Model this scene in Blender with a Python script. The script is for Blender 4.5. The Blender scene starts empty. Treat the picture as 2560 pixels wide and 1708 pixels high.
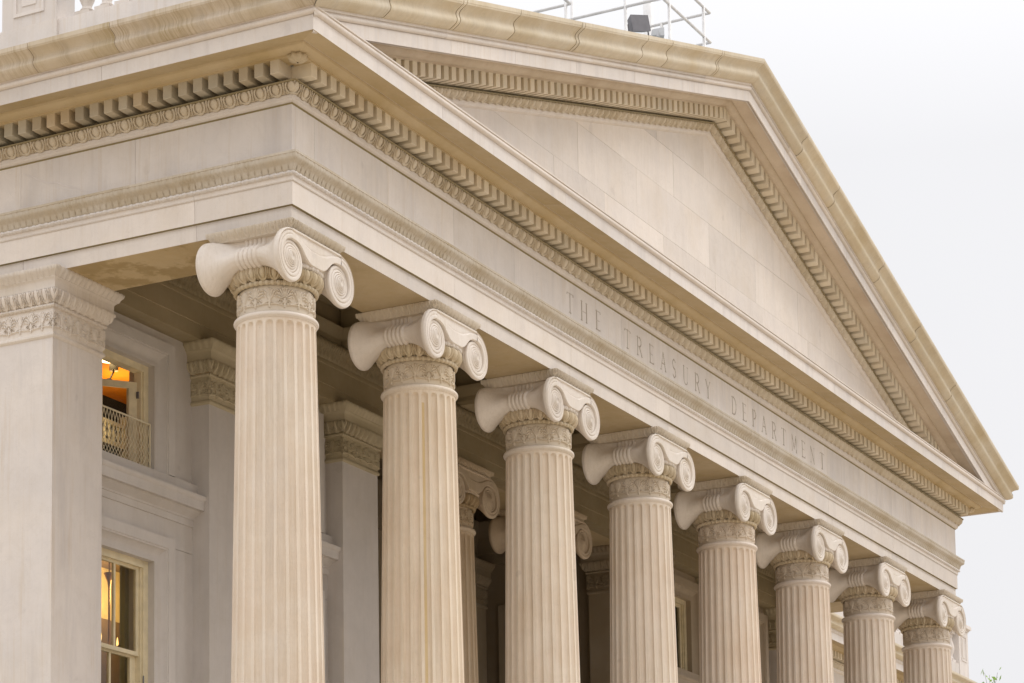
import bpy, math, random
import numpy as np
from mathutils import Matrix, Vector
random.seed(7); np.random.seed(7)
S = bpy.context.scene
COL = S.collection

# ------------------------------------------------------------------ camera
CAM = dict(yaw=27.26924136, pitch=7.20702512, roll=-0.92500276, f=6496.45762394, cy=2022.93939645, x=-28.57093787, y=-18.10098777)
yaw, pitch, roll = (math.radians(CAM[k]) for k in ('yaw', 'pitch', 'roll'))
fw = Vector((math.cos(pitch)*math.cos(yaw), math.cos(pitch)*math.sin(yaw), math.sin(pitch)))
rt = Vector((math.sin(yaw), -math.cos(yaw), 0)); up = rt.cross(fw)
r2 = rt*math.cos(roll)+up*math.sin(roll); u2 = -rt*math.sin(roll)+up*math.cos(roll)
cd = bpy.data.cameras.new('camera'); cam = bpy.data.objects.new('camera', cd); COL.objects.link(cam)
Mx = Matrix((r2, u2, -fw)).transposed().to_4x4(); Mx.translation = Vector((CAM['x'], CAM['y'], 0)); cam.matrix_world = Mx
cd.sensor_width = 36; cd.sensor_fit = 'HORIZONTAL'; cd.lens = CAM['f']/2560*36
cd.shift_x = 0; cd.shift_y = (CAM['cy']-854)/2560
cd.clip_start = .5; cd.clip_end = 4000
S.camera = cam

# ------------------------------------------------------------------ world, sun, exposure
SUN_EL, SUN_AZ = math.radians(46), math.radians(-44)     # azimuth measured from +X
W = bpy.data.worlds.new('World'); S.world = W; W.use_nodes = True
nt = W.node_tree; nt.nodes.clear()
out = nt.nodes.new('ShaderNodeOutputWorld'); bg = nt.nodes.new('ShaderNodeBackground'); bg.inputs[1].default_value = .12
sky = nt.nodes.new('ShaderNodeTexSky'); sky.sky_type = 'NISHITA'; sky.sun_disc = False
sky.sun_elevation = SUN_EL; sky.sun_rotation = math.radians(90)-SUN_AZ; sky.air_density = 1.6; sky.dust_density = 5
hs = nt.nodes.new('ShaderNodeHueSaturation'); hs.inputs['Saturation'].default_value = .25
mix = nt.nodes.new('ShaderNodeMix'); mix.data_type = 'RGBA'; mix.inputs[0].default_value = .94
tc = nt.nodes.new('ShaderNodeTexCoord'); sep = nt.nodes.new('ShaderNodeSeparateXYZ'); cr = nt.nodes.new('ShaderNodeValToRGB')
nt.links.new(tc.outputs['Generated'], sep.inputs[0]); nt.links.new(sep.outputs['Z'], cr.inputs[0])
e = cr.color_ramp.elements; e[0].position = .0; e[0].color = (4.68, 4.64, 4.76, 1); e[1].position = .36; e[1].color = (4.75, 4.74, 4.86, 1)
e2_ = e.new(1.0); e2_.color = (12.9, 12.8, 13.1, 1)     # overcast sky: brighter towards the zenith
mul = nt.nodes.new('ShaderNodeTexNoise'); mul.inputs['Scale'].default_value = 2.2; mul.inputs['Detail'].default_value = 4
nm = nt.nodes.new('ShaderNodeMapRange'); nm.inputs[1].default_value = .35; nm.inputs[2].default_value = .65; nm.inputs[3].default_value = .985; nm.inputs[4].default_value = 1.01
vm = nt.nodes.new('ShaderNodeVectorMath'); vm.operation = 'SCALE'
nt.links.new(tc.outputs['Generated'], mul.inputs['Vector']); nt.links.new(mul.outputs[0], nm.inputs[0])
nt.links.new(cr.outputs[0], vm.inputs[0]); nt.links.new(nm.outputs[0], vm.inputs['Scale'])
nt.links.new(sky.outputs[0], hs.inputs['Color']); nt.links.new(hs.outputs[0], mix.inputs[6]); nt.links.new(vm.outputs[0], mix.inputs[7])
nt.links.new(mix.outputs[2], bg.inputs[0]); nt.links.new(bg.outputs[0], out.inputs[0])
sd = bpy.data.lights.new('sun', 'SUN'); sd.energy = .55; sd.angle = math.radians(18); sd.color = (1, .95, .88)
sun = bpy.data.objects.new('sun', sd); COL.objects.link(sun)
sv = Vector((math.cos(SUN_EL)*math.cos(SUN_AZ), math.cos(SUN_EL)*math.sin(SUN_AZ), math.sin(SUN_EL)))
sun.rotation_euler = sv.to_track_quat('Z', 'Y').to_euler(); sun.location = (0, -40, 60)
V = S.view_settings; V.view_transform = 'Standard'; V.look = 'None'; V.gamma = 1; V.exposure = .64; V.use_curve_mapping = False

# ------------------------------------------------------------------ materials
def N(nt, t, **kw):
    n = nt.nodes.new(t)
    for k, v in kw.items(): setattr(n, k, v)
    return n
def base_mat(name, rough=.7, spec=.3):
    m = bpy.data.materials.new(name); m.use_nodes = True; t = m.node_tree; t.nodes.clear()
    o = N(t, 'ShaderNodeOutputMaterial'); b = N(t, 'ShaderNodeBsdfPrincipled'); t.links.new(b.outputs[0], o.inputs[0])
    b.inputs['Roughness'].default_value = rough; b.inputs['Specular IOR Level'].default_value = spec
    return m, t, b
def mixc(t, fac, a, b, mode='MIX'):
    n = N(t, 'ShaderNodeMix', data_type='RGBA', blend_type=mode)
    for i, v in ((0, fac), (6, a), (7, b)):
        if hasattr(v, 'is_linked') or isinstance(v, bpy.types.NodeSocket): t.links.new(v, n.inputs[i])
        else: n.inputs[i].default_value = v if i == 0 else (*v, 1)
    return n.outputs[2]
def noise(t, scale, detail=5, vec=None, rough=.55, dist=0):
    n = N(t, 'ShaderNodeTexNoise'); n.inputs['Scale'].default_value = scale; n.inputs['Detail'].default_value = detail
    n.inputs['Roughness'].default_value = rough; n.inputs['Distortion'].default_value = dist
    if vec is not None: t.links.new(vec, n.inputs['Vector'])
    return n.outputs[0]
def ramp(t, v, a, b, lo=0., hi=1.):
    n = N(t, 'ShaderNodeMapRange'); n.clamp = True; t.links.new(v, n.inputs[0])
    for i, x in zip((1, 2, 3, 4), (a, b, lo, hi)): n.inputs[i].default_value = x
    return n.outputs[0]
def stone(name, c1, c2, stain=(.36, .25, .13), stain_amt=.25, streak=.3, vein=.25, rnd=.12, fleck=.35, bump=.25, tan=.0, drip=0., sth=(.8, .5, .75), dax=(1, 1, .05)):
    """marble: two tones, soft clouding, rain streaks, veins, flecks, one shade per object"""
    m, t, b = base_mat(name, .62, .35)
    g = N(t, 'ShaderNodeNewGeometry').outputs['Position']; oi = N(t, 'ShaderNodeObjectInfo')
    mp = N(t, 'ShaderNodeMapping'); t.links.new(g, mp.inputs['Vector']); mp.inputs['Scale'].default_value = (1, 1, .13)
    # offset the pattern per object so the copies differ
    add = N(t, 'ShaderNodeVectorMath', operation='ADD'); t.links.new(g, add.inputs[0])
    cx = N(t, 'ShaderNodeCombineXYZ'); mu = N(t, 'ShaderNodeMath', operation='MULTIPLY'); mu.inputs[1].default_value = 37; t.links.new(oi.outputs['Random'], mu.inputs[0])
    t.links.new(mu.outputs[0], cx.inputs[0]); t.links.new(mu.outputs[0], cx.inputs[2]); t.links.new(cx.outputs[0], add.inputs[1])
    P = add.outputs[0]
    col = mixc(t, ramp(t, noise(t, 1.1, 5, P), .32, .68), c1, c2)
    col = mixc(t, ramp(t, noise(t, 5.5, 6, P, .65), .45, .8, 0, .35), col, tuple(x*.82 for x in c1))
    if vein:
        vv = noise(t, 1.7, 7, P, .6, 1.3); a = N(t, 'ShaderNodeMath', operation='SUBTRACT'); t.links.new(vv, a.inputs[0]); a.inputs[1].default_value = .5
        ab = N(t, 'ShaderNodeMath', operation='ABSOLUTE'); t.links.new(a.outputs[0], ab.inputs[0])
        col = mixc(t, ramp(t, ab.outputs[0], 0, .018, vein*.5, 0), col, tuple(x*.6 for x in c1))
    if streak:
        col = mixc(t, ramp(t, noise(t, 3.2, 5, mp.outputs[0], .6), .52, .74, 0, streak), col, (c1[0]*.72, c1[1]*.72, c1[2]*.74))
        mp2 = N(t, 'ShaderNodeMapping'); t.links.new(g, mp2.inputs['Vector']); mp2.inputs['Scale'].default_value = (1, 1, .04)
        col = mixc(t, ramp(t, noise(t, 14, 4, mp2.outputs[0], .65), .54, .72, 0, streak*.7), col, (c1[0]*.8, c1[1]*.72, c1[2]*.6))
    if drip:
        mp3 = N(t, 'ShaderNodeMapping'); t.links.new(g, mp3.inputs['Vector']); mp3.inputs['Scale'].default_value = dax
        fine = ramp(t, noise(t, 26, 5, mp3.outputs[0], .75), .42, .66, 0, drip)
        mp4 = N(t, 'ShaderNodeMapping'); t.links.new(g, mp4.inputs['Vector']); mp4.inputs['Scale'].default_value = (dax[0], dax[1], .5)
        pm = N(t, 'ShaderNodeMath', operation='MULTIPLY'); t.links.new(fine, pm.inputs[0]); t.links.new(ramp(t, noise(t, 1.6, 4, mp4.outputs[0], .6), .36, .62), pm.inputs[1])
        col = mixc(t, pm.outputs[0], col, (c1[0]*.50, c1[1]*.42, c1[2]*.26))
    if stain_amt:
        col = mixc(t, ramp(t, noise(t, sth[0], 6, P, .65), sth[1], sth[2], 0, stain_amt), col, stain)
    if fleck:
        col = mixc(t, ramp(t, noise(t, 60, 2, g, .5), .7, .78, 0, fleck), col, tuple(x*.45 for x in c1))
        col = mixc(t, ramp(t, noise(t, 2.6, 2, P, .5), .72, .76, 0, fleck*.6), col, (c1[0]*.62, c1[1]*.6, c1[2]*.6))
    if rnd:
        rr = ramp(t, oi.outputs['Random'], 0, 1, 1-rnd, 1+rnd*.6)
        sc = N(t, 'ShaderNodeVectorMath', operation='SCALE'); t.links.new(col, sc.inputs[0]); t.links.new(rr, sc.inputs['Scale']); col = sc.outputs[0]
    if tan:
        w = N(t, 'ShaderNodeTexWhiteNoise', noise_dimensions='1D'); t.links.new(mu.outputs[0], w.inputs['W'])
        col = mixc(t, ramp(t, w.outputs['Value'], .45, 1, 0, tan), col, (.52, .37, .19))
        s2 = N(t, 'ShaderNodeSeparateColor'); t.links.new(w.outputs['Color'], s2.inputs[0])
        col = mixc(t, ramp(t, s2.outputs[1], .5, 1, 0, tan*.8), col, (.37, .365, .31))
    col = mixc(t, 1.0, col, oi.outputs['Color'], 'MULTIPLY')
    t.links.new(col, b.inputs['Base Color'])
    bp = N(t, 'ShaderNodeBump'); bp.inputs['Strength'].default_value = bump; bp.inputs['Distance'].default_value = .008
    t.links.new(noise(t, 22, 6, g, .7), bp.inputs['Height']); t.links.new(bp.outputs[0], b.inputs['Normal'])
    t.links.new(ramp(t, noise(t, 8, 3, g), .3, .7, .5, .75), b.inputs['Roughness'])
    return m
MARBLE = stone('pale_marble', (.765, .705, .655), (.69, .64, .605), stain=(.55, .45, .32), stain_amt=.25, streak=.62, vein=.2, rnd=.08, drip=.07)
MARBLE_W = stone('warm_marble', (.76, .69, .625), (.70, .64, .59), stain=(.60, .48, .33), stain_amt=.26, streak=.25, vein=.25, fleck=.4, rnd=.10, drip=.12)
GREY = stone('grey_granite_marble', (.62, .575, .535), (.56, .52, .485), stain=(.42, .36, .25), stain_amt=.22, streak=.3, vein=.12, rnd=.05, fleck=.45)
SHAFTM = stone('column_marble', (.79, .71, .61), (.74, .635, .525), stain=(.64, .49, .33), stain_amt=.38, streak=.45, vein=.15, rnd=0, fleck=.55, drip=.26, dax=(1, 1, .025))
CAPM = stone('capital_marble', (.785, .72, .655), (.72, .65, .58), stain=(.50, .42, .27), stain_amt=.30, streak=.25, vein=.25, rnd=.04, fleck=.4, drip=.22, dax=(1, 1, .12))
CARVE = stone('weathered_carved_marble', (.63, .55, .435), (.55, .465, .345), stain=(.36, .28, .14), stain_amt=.45, streak=.1, vein=0, rnd=.05, fleck=.4)
CARVEL = stone('banded_leaf_marble', (.62, .56, .48), (.52, .44, .33), stain=(.34, .25, .12), stain_amt=.5, streak=.2, vein=0, rnd=.05, fleck=.4, drip=.5)
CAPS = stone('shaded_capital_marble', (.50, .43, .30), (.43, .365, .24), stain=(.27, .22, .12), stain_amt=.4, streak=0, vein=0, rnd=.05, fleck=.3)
NECKM = stone('stained_neck_marble', (.63, .535, .40), (.54, .44, .29), stain=(.34, .27, .11), stain_amt=.5, streak=0, vein=0, rnd=.08, fleck=.3)
NECKB = stone('carved_neck_marble', (.69, .62, .53), (.63, .55, .44), stain=(.44, .34, .18), stain_amt=.45, streak=0, vein=0, rnd=.05, fleck=.2)
CYMA = stone('rain_stained_marble', (.70, .625, .50), (.62, .525, .375), stain=(.50, .37, .17), stain_amt=.55, streak=.3, vein=.4, rnd=.08, drip=.22, dax=(1, .04, .05))
CYMAL = stone('streaked_gutter_marble', (.68, .60, .50), (.58, .49, .36), stain=(.38, .29, .12), stain_amt=.4, streak=.5, vein=.2, rnd=.04, drip=.9, dax=(.04, 1, .05))
BED = stone('shade_toned_dentil_bed', (.31, .25, .145), (.25, .20, .105), stain_amt=.3, streak=0, vein=0, rnd=0)  # bed colour darkened to paint in the shade between the dentils
DENT = stone('dentil_marble', (.75, .67, .535), (.68, .595, .45), stain_amt=.15, streak=0, vein=.1, rnd=.10, tan=.22, fleck=.3)
DENTL = stone('mottled_dentil_marble', (.60, .535, .43), (.50, .44, .33), stain_amt=.3, streak=0, vein=.2, rnd=.20, tan=.50, fleck=.4)
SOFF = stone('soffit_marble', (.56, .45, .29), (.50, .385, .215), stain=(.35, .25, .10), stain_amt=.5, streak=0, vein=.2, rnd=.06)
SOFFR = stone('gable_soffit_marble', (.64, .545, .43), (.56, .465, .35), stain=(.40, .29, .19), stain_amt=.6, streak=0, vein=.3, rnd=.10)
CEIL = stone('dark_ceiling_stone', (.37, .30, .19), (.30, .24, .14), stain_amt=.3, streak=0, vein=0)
SOFF2 = stone('peeling_soffit_marble', (.60, .475, .29), (.54, .41, .22), stain=(.37, .265, .12), stain_amt=.75, streak=0, vein=.2, rnd=.0, sth=(1.5, .49, .56))
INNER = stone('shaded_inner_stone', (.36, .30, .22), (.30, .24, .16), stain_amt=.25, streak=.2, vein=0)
PAVE = stone('warm_paving', (.44, .365, .26), (.38, .315, .23), stain_amt=.2, streak=0, vein=0)
ENGRAVED, _t, _b = base_mat('engraved_dark', .9, .1); _b.inputs['Base Color'].default_value = (.43, .375, .32, 1)  # darker tone for the faces inside the carved letters
def flat(name, c, rough=.5, metal=0, n=.06, scale=6):
    m, t, b = base_mat(name, rough, .4); b.inputs['Metallic'].default_value = metal
    g = N(t, 'ShaderNodeNewGeometry').outputs['Position']
    t.links.new(mixc(t, ramp(t, noise(t, scale, 5, g), .35, .7), c, tuple(max(0, x*(1-n*3)) for x in c)), b.inputs['Base Color']); return m
WOOD = flat('cream_painted_wood', (.76, .66, .45), .45)
WHITE = flat('white_painted_steel', (.78, .77, .76), .4)
GRILLE = flat('cream_painted_iron', (.74, .66, .48), .5)
LAMPG = flat('dark_grey_metal', (.19, .185, .20), .5, .3)
LAMPL = flat('light_grey_metal', (.50, .51, .52), .5, .3)
ROOM = flat('ochre_plaster', (.62, .29, .035), .8)
ROOML = flat('cream_plaster', (.62, .47, .22), .8)
DARKI = flat('dark_cloth', (.02, .017, .015), .9)
CURT = flat('olive_curtain', (.30, .25, .09), .9, scale=2)
DARKW = flat('dark_brown_wood', (.16, .10, .045), .6)
BRASS = flat('aged_brass', (.35, .2, .06), .35, .8)
ROOFM = flat('standing_metal_roof', (.35, .36, .36), .6)
LEAF = flat('spring_leaf', (.26, .42, .06), .6, 0, .15); BARK = flat('twig_bark', (.12, .09, .07), .9)
GROUNDM = PAVE
glass, t, b = base_mat('window_glass', .03, .5); b.inputs['Base Color'].default_value = (.85, .87, .84, 1)
tr = N(t, 'ShaderNodeBsdfTransparent'); ms = N(t, 'ShaderNodeMixShader'); fr = N(t, 'ShaderNodeFresnel'); fr.inputs[0].default_value = 1.5
gl = N(t, 'ShaderNodeBsdfGlossy'); gl.inputs['Roughness'].default_value = .02; tr.inputs[0].default_value = (.9, .9, .85, 1)
ms2 = t.nodes['Material Output'] if 'Material Output' in t.nodes else [n for n in t.nodes if n.type == 'OUTPUT_MATERIAL'][0]
bf = N(t, 'ShaderNodeNewGeometry'); om = N(t, 'ShaderNodeMath', operation='SUBTRACT'); om.inputs[0].default_value = 1; t.links.new(bf.outputs['Backfacing'], om.inputs[1]); mm = N(t, 'ShaderNodeMath', operation='MULTIPLY'); t.links.new(fr.outputs[0], mm.inputs[0]); t.links.new(om.outputs[0], mm.inputs[1]); t.links.new(mm.outputs[0], ms.inputs[0]); t.links.new(tr.outputs[0], ms.inputs[1]); t.links.new(gl.outputs[0], ms.inputs[2]); t.links.new(ms.outputs[0], ms2.inputs[0])
def emis(name, c, s):
    m, t, b = base_mat(name); b.inputs['Base Color'].default_value = (*c, 1); b.inputs['Emission Color'].default_value = (*c, 1); b.inputs['Emission Strength'].default_value = s; return m
BULB = emis('lit_bulb', (1, .72, .3), 5); BULB2 = emis('candle_flame_bulb', (1, .62, .22), 1.6)

# ------------------------------------------------------------------ object helpers
def tag(o, label=None, cat=None, group=None, kind=None):
    for k, v in (('label', label), ('category', cat), ('group', group), ('kind', kind)):
        if v: o[k] = v
    return o
def empty(name, loc, label, cat, group=None):
    o = bpy.data.objects.new(name, None); COL.objects.link(o); o.location = loc; o.empty_display_size = .3
    return tag(o, label, cat, group)
class MB:
    def __init__(s): s.v = []; s.f = []; s.n = 0; s.mi = []
    def add(s, v, f, mi=0):
        v = np.asarray(v, float).reshape(-1, 3); s.v.append(v); s.f += [tuple(i+s.n for i in q) for q in f]; s.mi += [mi]*len(f); s.n += len(v); return s
    def box(s, x0, x1, y0, y1, z0, z1, mi=0):
        v = [(x, y, z) for x in (x0, x1) for y in (y0, y1) for z in (z0, z1)]
        return s.add(v, [(0, 1, 3, 2), (4, 6, 7, 5), (0, 4, 5, 1), (2, 3, 7, 6), (0, 2, 6, 4), (1, 5, 7, 3)], mi)
    def grid(s, P, mi=0, cu=False, cv=False):
        a, b_ = P.shape[:2]; f = []
        A = a if cu else a-1; B = b_ if cv else b_-1
        for i in range(A):
            i2 = (i+1) % a
            for j in range(B):
                j2 = (j+1) % b_; f.append((i*b_+j, i2*b_+j, i2*b_+j2, i*b_+j2))
        return s.add(P.reshape(-1, 3), f, mi)
    def tube(s, p, q, r, n=8, r2=None):
        p = Vector(p); q = Vector(q); d = (q-p).normalized(); a = d.orthogonal().normalized(); c = d.cross(a); r2 = r if r2 is None else r2
        v = [p+(a*math.cos(k*2*math.pi/n)+c*math.sin(k*2*math.pi/n))*r for k in range(n)]+[q+(a*math.cos(k*2*math.pi/n)+c*math.sin(k*2*math.pi/n))*r2 for k in range(n)]
        return s.add([tuple(x) for x in v], [(k, (k+1) % n, n+(k+1) % n, n+k) for k in range(n)]+[tuple(range(n)), tuple(range(n, 2*n))])
    def lathe(s, prof, n=24, c=(0, 0)):
        th = np.linspace(0, 2*np.pi, n, endpoint=False); P = np.zeros((n, len(prof), 3))
        for j, (r, z) in enumerate(prof): P[:, j] = np.stack([c[0]+r*np.cos(th), c[1]+r*np.sin(th), np.full(n, z)], -1)
        return s.grid(P, cu=True)
    def mesh(s, name, mats, smooth=None):
        m = bpy.data.meshes.new(name); v = np.concatenate(s.v)
        m.from_pydata(v.tolist(), [], s.f)
        for x in (mats if isinstance(mats, (list, tuple)) else [mats]): m.materials.append(x)
        if len(m.materials) > 1: m.polygons.foreach_set('material_index', s.mi)
        if smooth: 
            m.polygons.foreach_set('use_smooth', [True]*len(m.polygons))
            if smooth is not True: m.set_sharp_from_angle(angle=math.radians(smooth))
        m.update(); return m
def put(name, me, parent=None, loc=None, color=None, world=True):
    """link a mesh; world=True means the mesh is in world coordinates"""
    o = bpy.data.objects.new(name, me); COL.objects.link(o)
    if parent is not None:
        o.parent = parent
        o.location = loc if loc is not None else ((-parent.matrix_basis.translation if world else Vector((0, 0, 0))) if True else None)
        if world and loc is None:
            w = Vector((0, 0, 0)); p = parent
            while p is not None: w += Vector(p.location); p = p.parent
            o.location = -w
    elif loc is not None: o.location = loc
    if color: o.color = (*color, 1)
    return o
def copy_tree(o, parent=None):
    c = o.copy(); COL.objects.link(c); c.parent = parent
    for ch in list(o.children): copy_tree(ch, c)
    return c
def tint(k):
    return (1, 1, 1) if k is None else k

# ------------------------------------------------------------------ relief functions (height in metres); u = run coordinate in periods, v = 0..1 up the profile
sm = lambda x: np.clip(x, 0, 1)**2*(3-2*np.clip(x, 0, 1))
def egg_dart(u, v):
    f = u-np.floor(u); x = (f-.5)
    e = (x/.235)**2+((v-.60)/.46)**2
    egg = .95*np.clip(1-e, 0, 1)**.5
    e2 = np.sqrt((x/.40)**2+((v-.62)/.62)**2)
    shell = .85*np.clip(1-((e2-.90)/.17)**2, 0, 1)**.6*(v < .99)
    d = np.minimum(f, 1-f); dart = .75*np.clip(1-(d/(.03+.05*v))**2, 0, 1)**.5*(v > .03)
    return np.maximum(np.maximum(egg, shell), dart)-.25
def leaf_row(u, v):
    f = u-np.floor(u); d = np.minimum(f, 1-f); g2 = (2*u)-np.floor(2*u)
    rib = .45*np.sqrt(np.clip(1-((g2-.5)/.5)**2, 0, 1))+.25*np.clip(1-np.abs(f-.5)/.3, 0, 1)
    hole = np.exp(-(d/.11)**2)*np.exp(-((v-.20)/.14)**2); scal = .35*(v > .82)*np.clip(1-((f-.5)/.5)**2, 0, 1)
    return rib*(v < .85)+scal-.75*hole
def beads(u, v):
    f = u-np.floor(u); x = (f-.36)/.34; q = (v-.5)/.5
    return np.maximum(np.sqrt(np.clip(1-x**2-q**2, 0, 1)), .75*np.sqrt(np.clip(1-((f-.85)/.08)**2, 0, 1))*np.sqrt(np.clip(1-q**2, 0, 1)))
def lesbian(u, v):
    f = u-np.floor(u); x = np.abs(f-.5)
    arch = .7*np.exp(-((x-.34*np.sqrt(np.clip(v, 0, 1))+.02)/.09)**2); mid = .6*np.clip(1-x/(.12*(1-v)+.05), 0, 1); loop = .5*np.exp(-(((f-.0)**2+(v-.85)**2*.3)/.012))
    return np.maximum(np.maximum(arch, mid), loop)
def seg(px, py, a, b_, w):
    ax, ay = a; bx, by = b_; dx, dy = bx-ax, by-ay; L = dx*dx+dy*dy+1e-12
    t_ = np.clip(((px-ax)*dx+(py-ay)*dy)/L, 0, 1); d = np.hypot(px-ax-t_*dx, py-ay-t_*dy)
    return np.clip(1-(d/(w if np.isscalar(w) else (w[0]+(w[1]-w[0])*t_)))**2, 0, 1)**.5
def anthemion(px, py, W_=.209):
    """palmette / lotus band, cell pair 2*W_ wide, 0.30 high; px along, py up"""
    H = np.zeros_like(px); k = np.round(px/W_); par = np.mod(k, 2); x = px-k*W_
    def acc(h, mask=None):
        nonlocal H; H = np.maximum(H, h if mask is None else h*mask)
    A = (par == 0)
    for a in (-78, -56, -36, -17, 0, 17, 36, 56, 78):
        r = .125+.03*math.cos(math.radians(a*1.2)); s_, c_ = math.sin(math.radians(a)), math.cos(math.radians(a))
        acc(seg(x, py, (s_*.03, .125+c_*.03), (s_*r*.62, .125+c_*r), (.007, .015)), A)
    for a in (-42, -24, -8, 8, 24, 42):
        r = .16; s_, c_ = math.sin(math.radians(a)), math.cos(math.radians(a))
        acc(seg(x, py, (s_*.02, .10+c_*.02), (s_*r*.55, .10+c_*r), (.006, .013)), ~A)
    acc(seg(x, py, (0, .05), (0, .13), .016)*.9)
    for sx in (-1, 1):
        cx_, cy_ = sx*.048, .082; d = np.hypot(x-cx_, py-cy_)
        an = np.arctan2(py-cy_, (x-cx_)*sx); rr_q = .036-.0075*((an/(2*np.pi)) % 1)*2.2
        acc(np.clip(1-((d-rr_q)/.009)**2, 0, 1)**.5, A); acc(np.clip(1-((d-.012)/.007)**2, 0, 1)**.5*(an > 0), A)
        acc(seg(x, py, (cx_+sx*.02, .06), (sx*W_*.55, .045), .010), A); acc(seg(x, py, (sx*W_*.5, .05), (sx*.02, .085), .010), ~A)
    acc(seg(x, py, (0, .012), (0, .05), .012)*.9)
    yb = .034+.022*np.cos(np.pi*px/W_*1.0)*0+.020*np.abs(np.sin(np.pi*px/(2*W_)*1.0)); acc(np.clip(1-((py-yb)/.009)**2, 0, 1)**.5)
    for sx in (-1, 1):
        for q in (.15, .19, .23): acc(seg(x, py, (sx*W_*.40, q), (sx*W_*.5, q+.02), .009)*.8)
    return H

# ------------------------------------------------------------------ mitred runs
def run(P0, D, O, prof, s0, s1, m0=0, m1=0, slope=0., H=None, period=1., amp=.02, ns=2, sub=1, phase=0., step=None, cap=False, box=None):
    """profile (p,z) swept from s0 to s1 along D, offset p along O, ends mitred by m0/m1"""
    P0 = np.array(P0, float); D = np.array([*D, 0.]); O = np.array([*O, 0.])
    pr = np.array(prof, float)
    if sub > 1:
        L = np.concatenate([[0], np.cumsum(np.hypot(*np.diff(pr, axis=0).T))]); q = np.linspace(0, L[-1], sub*(len(pr)-1)+1)
        pr = np.stack([np.interp(q, L, pr[:, 0]), np.interp(q, L, pr[:, 1])], -1)
    L = np.concatenate([[0], np.cumsum(np.hypot(*np.diff(pr, axis=0).T))]); v = L/L[-1]
    tg = np.gradient(pr, axis=0); nrm = np.stack([tg[:, 1], -tg[:, 0]], -1); nrm /= np.linalg.norm(nrm, axis=1)[:, None]+1e-9
    if step: ns = max(2, int((s1-s0)/step)+1)
    t_ = np.linspace(0, 1, ns)[:, None]
    a = s0-m0*pr[:, 0][None]; b_ = s1+m1*pr[:, 0][None]; s = a+(b_-a)*t_
    p = np.broadcast_to(pr[:, 0], s.shape).copy(); z = np.broadcast_to(pr[:, 1], s.shape).copy()
    if H is not None:
        h = amp*H(s/period+phase, np.broadcast_to(v, s.shape)); p += h*nrm[:, 0]; z += h*nrm[:, 1]
        a = s0-m0*p; b_ = s1+m1*p; s = a+(b_-a)*t_
    P = P0+s[..., None]*D+p[..., None]*O; P[..., 2] += z+slope*s
    return P
RUN = run
def sweep_obj(name, mat, parent, runs, smooth=30):
    mb = MB()
    for r in runs: mb.grid(r)
    return put(name, mb.mesh(name, mat, smooth), parent)

SP = 3.9; XR = 27.3; YC = .06
FRONT = ((0, 0, 0), (1, 0), (0, -1)); LEFT = ((0, 0, 0), (0, 1), (-1, 0)); RIGHT = ((XR, 0, 0), (0, 1), (1, 0))
YEND = 8.3
def ring(prof, **k):
    kk = dict(k); st = kk.pop('step', None)
    return [run(*FRONT, prof, 0, XR, 1, 1, step=st, **kk), run(*LEFT, prof, 0, YEND, 1, 0, step=st, **kk), run(*RIGHT, prof, 0, YEND, 1, 0, step=st*2 if st else None, **kk)]

# ================================================================== GROUND AND PODIUM
mb = MB(); mb.box(-900, 900, -900, 900, -2.2, -1.7); put('ground', mb.mesh('ground', GROUNDM)); tag(bpy.data.objects['ground'], kind='structure')
pod = empty('podium', (13.65, 3, -1.7), 'stone podium with steps carrying the columned portico', 'podium')
mb = MB(); mb.box(-1.5, 28.8, -1.3, 9, -1.7, .996); put('platform', mb.mesh('platform', GREY), pod)
for k in range(12):
    mb = MB(); mb.box(-1.5, 28.8, -1.3-.34*(12-k), -1.3-.34*(11-k), -1.7, -1.7+.21*(k+1)); put('step', mb.mesh('step', GREY), pod)

# ================================================================== COLUMNS
NFL = 24
def shaft_mesh():
    ztop = 9.82-.0; zb = .55                                  # local z, base of the column at 0 (world 1.0)
    def R(z):
        q = np.clip((z-.3)/9.5, 0, 1); return .685-.153*q**1.12
    aa = []
    for k in range(NFL):
        for q in (-.5, -.36, -.345, -.30, -.22, -.11, 0, .11, .22, .30, .345, .36): aa.append((k+.5+q)*2*np.pi/NFL)
    aa = np.array(aa); f = (aa/(2*np.pi/NFL)) % 1-.5
    zs = np.concatenate([np.linspace(zb, zb+.12, 6), np.linspace(zb+.5, 9.5, 14), np.linspace(9.58, 9.76, 12), [9.80, ztop]])
    Z, F = np.meshgrid(zs, f); A = np.meshgrid(zs, aa)[1]; r = R(Z); wid = 2*np.pi*r/NFL; a = F*wid; hw = .36*wid
    zh = 9.755-.36*2*np.pi*.53/NFL; zl = zb+.05+.36*2*np.pi*.68/NFL
    dz = np.where(Z > zh, Z-zh, np.where(Z < zl, zl-Z, 0)); d = np.hypot(a, dz)/hw
    dep = .92*hw*np.sqrt(np.clip(1-d**2, 0, 1)); rr = r-dep
    P = np.stack([rr*np.cos(A), rr*np.sin(A), Z], -1); return MB().grid(P, cu=True).mesh('shaft', SHAFTM, 35)
SH = shaft_mesh()
def lathe_mesh(name, prof, mat, n=96, smooth=30): return MB().lathe(prof, n).mesh(name, mat, smooth)
def arc(cx_, cz, r, a0, a1, n=8): return [(cx_+r*math.cos(math.radians(a0+(a1-a0)*i/n)), cz+r*math.sin(math.radians(a0+(a1-a0)*i/n))) for i in range(n+1)]
BASE = lathe_mesh('base', [(.95, 0), (.95, .0)]+arc(.86, .11, .10, -80, 80)+[(.84, .22), (.80, .28), (.80, .34)]+arc(.76, .41, .065, -80, 80)+[(.72, .50), (.69, .55)], SHAFTM)
ASTR = lathe_mesh('astragal', [(.525, 9.79), (.545, 9.80)]+arc(.535, 9.84, .036, -70, 80, 6)+[(.515, 9.885)], CAPM)
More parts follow.
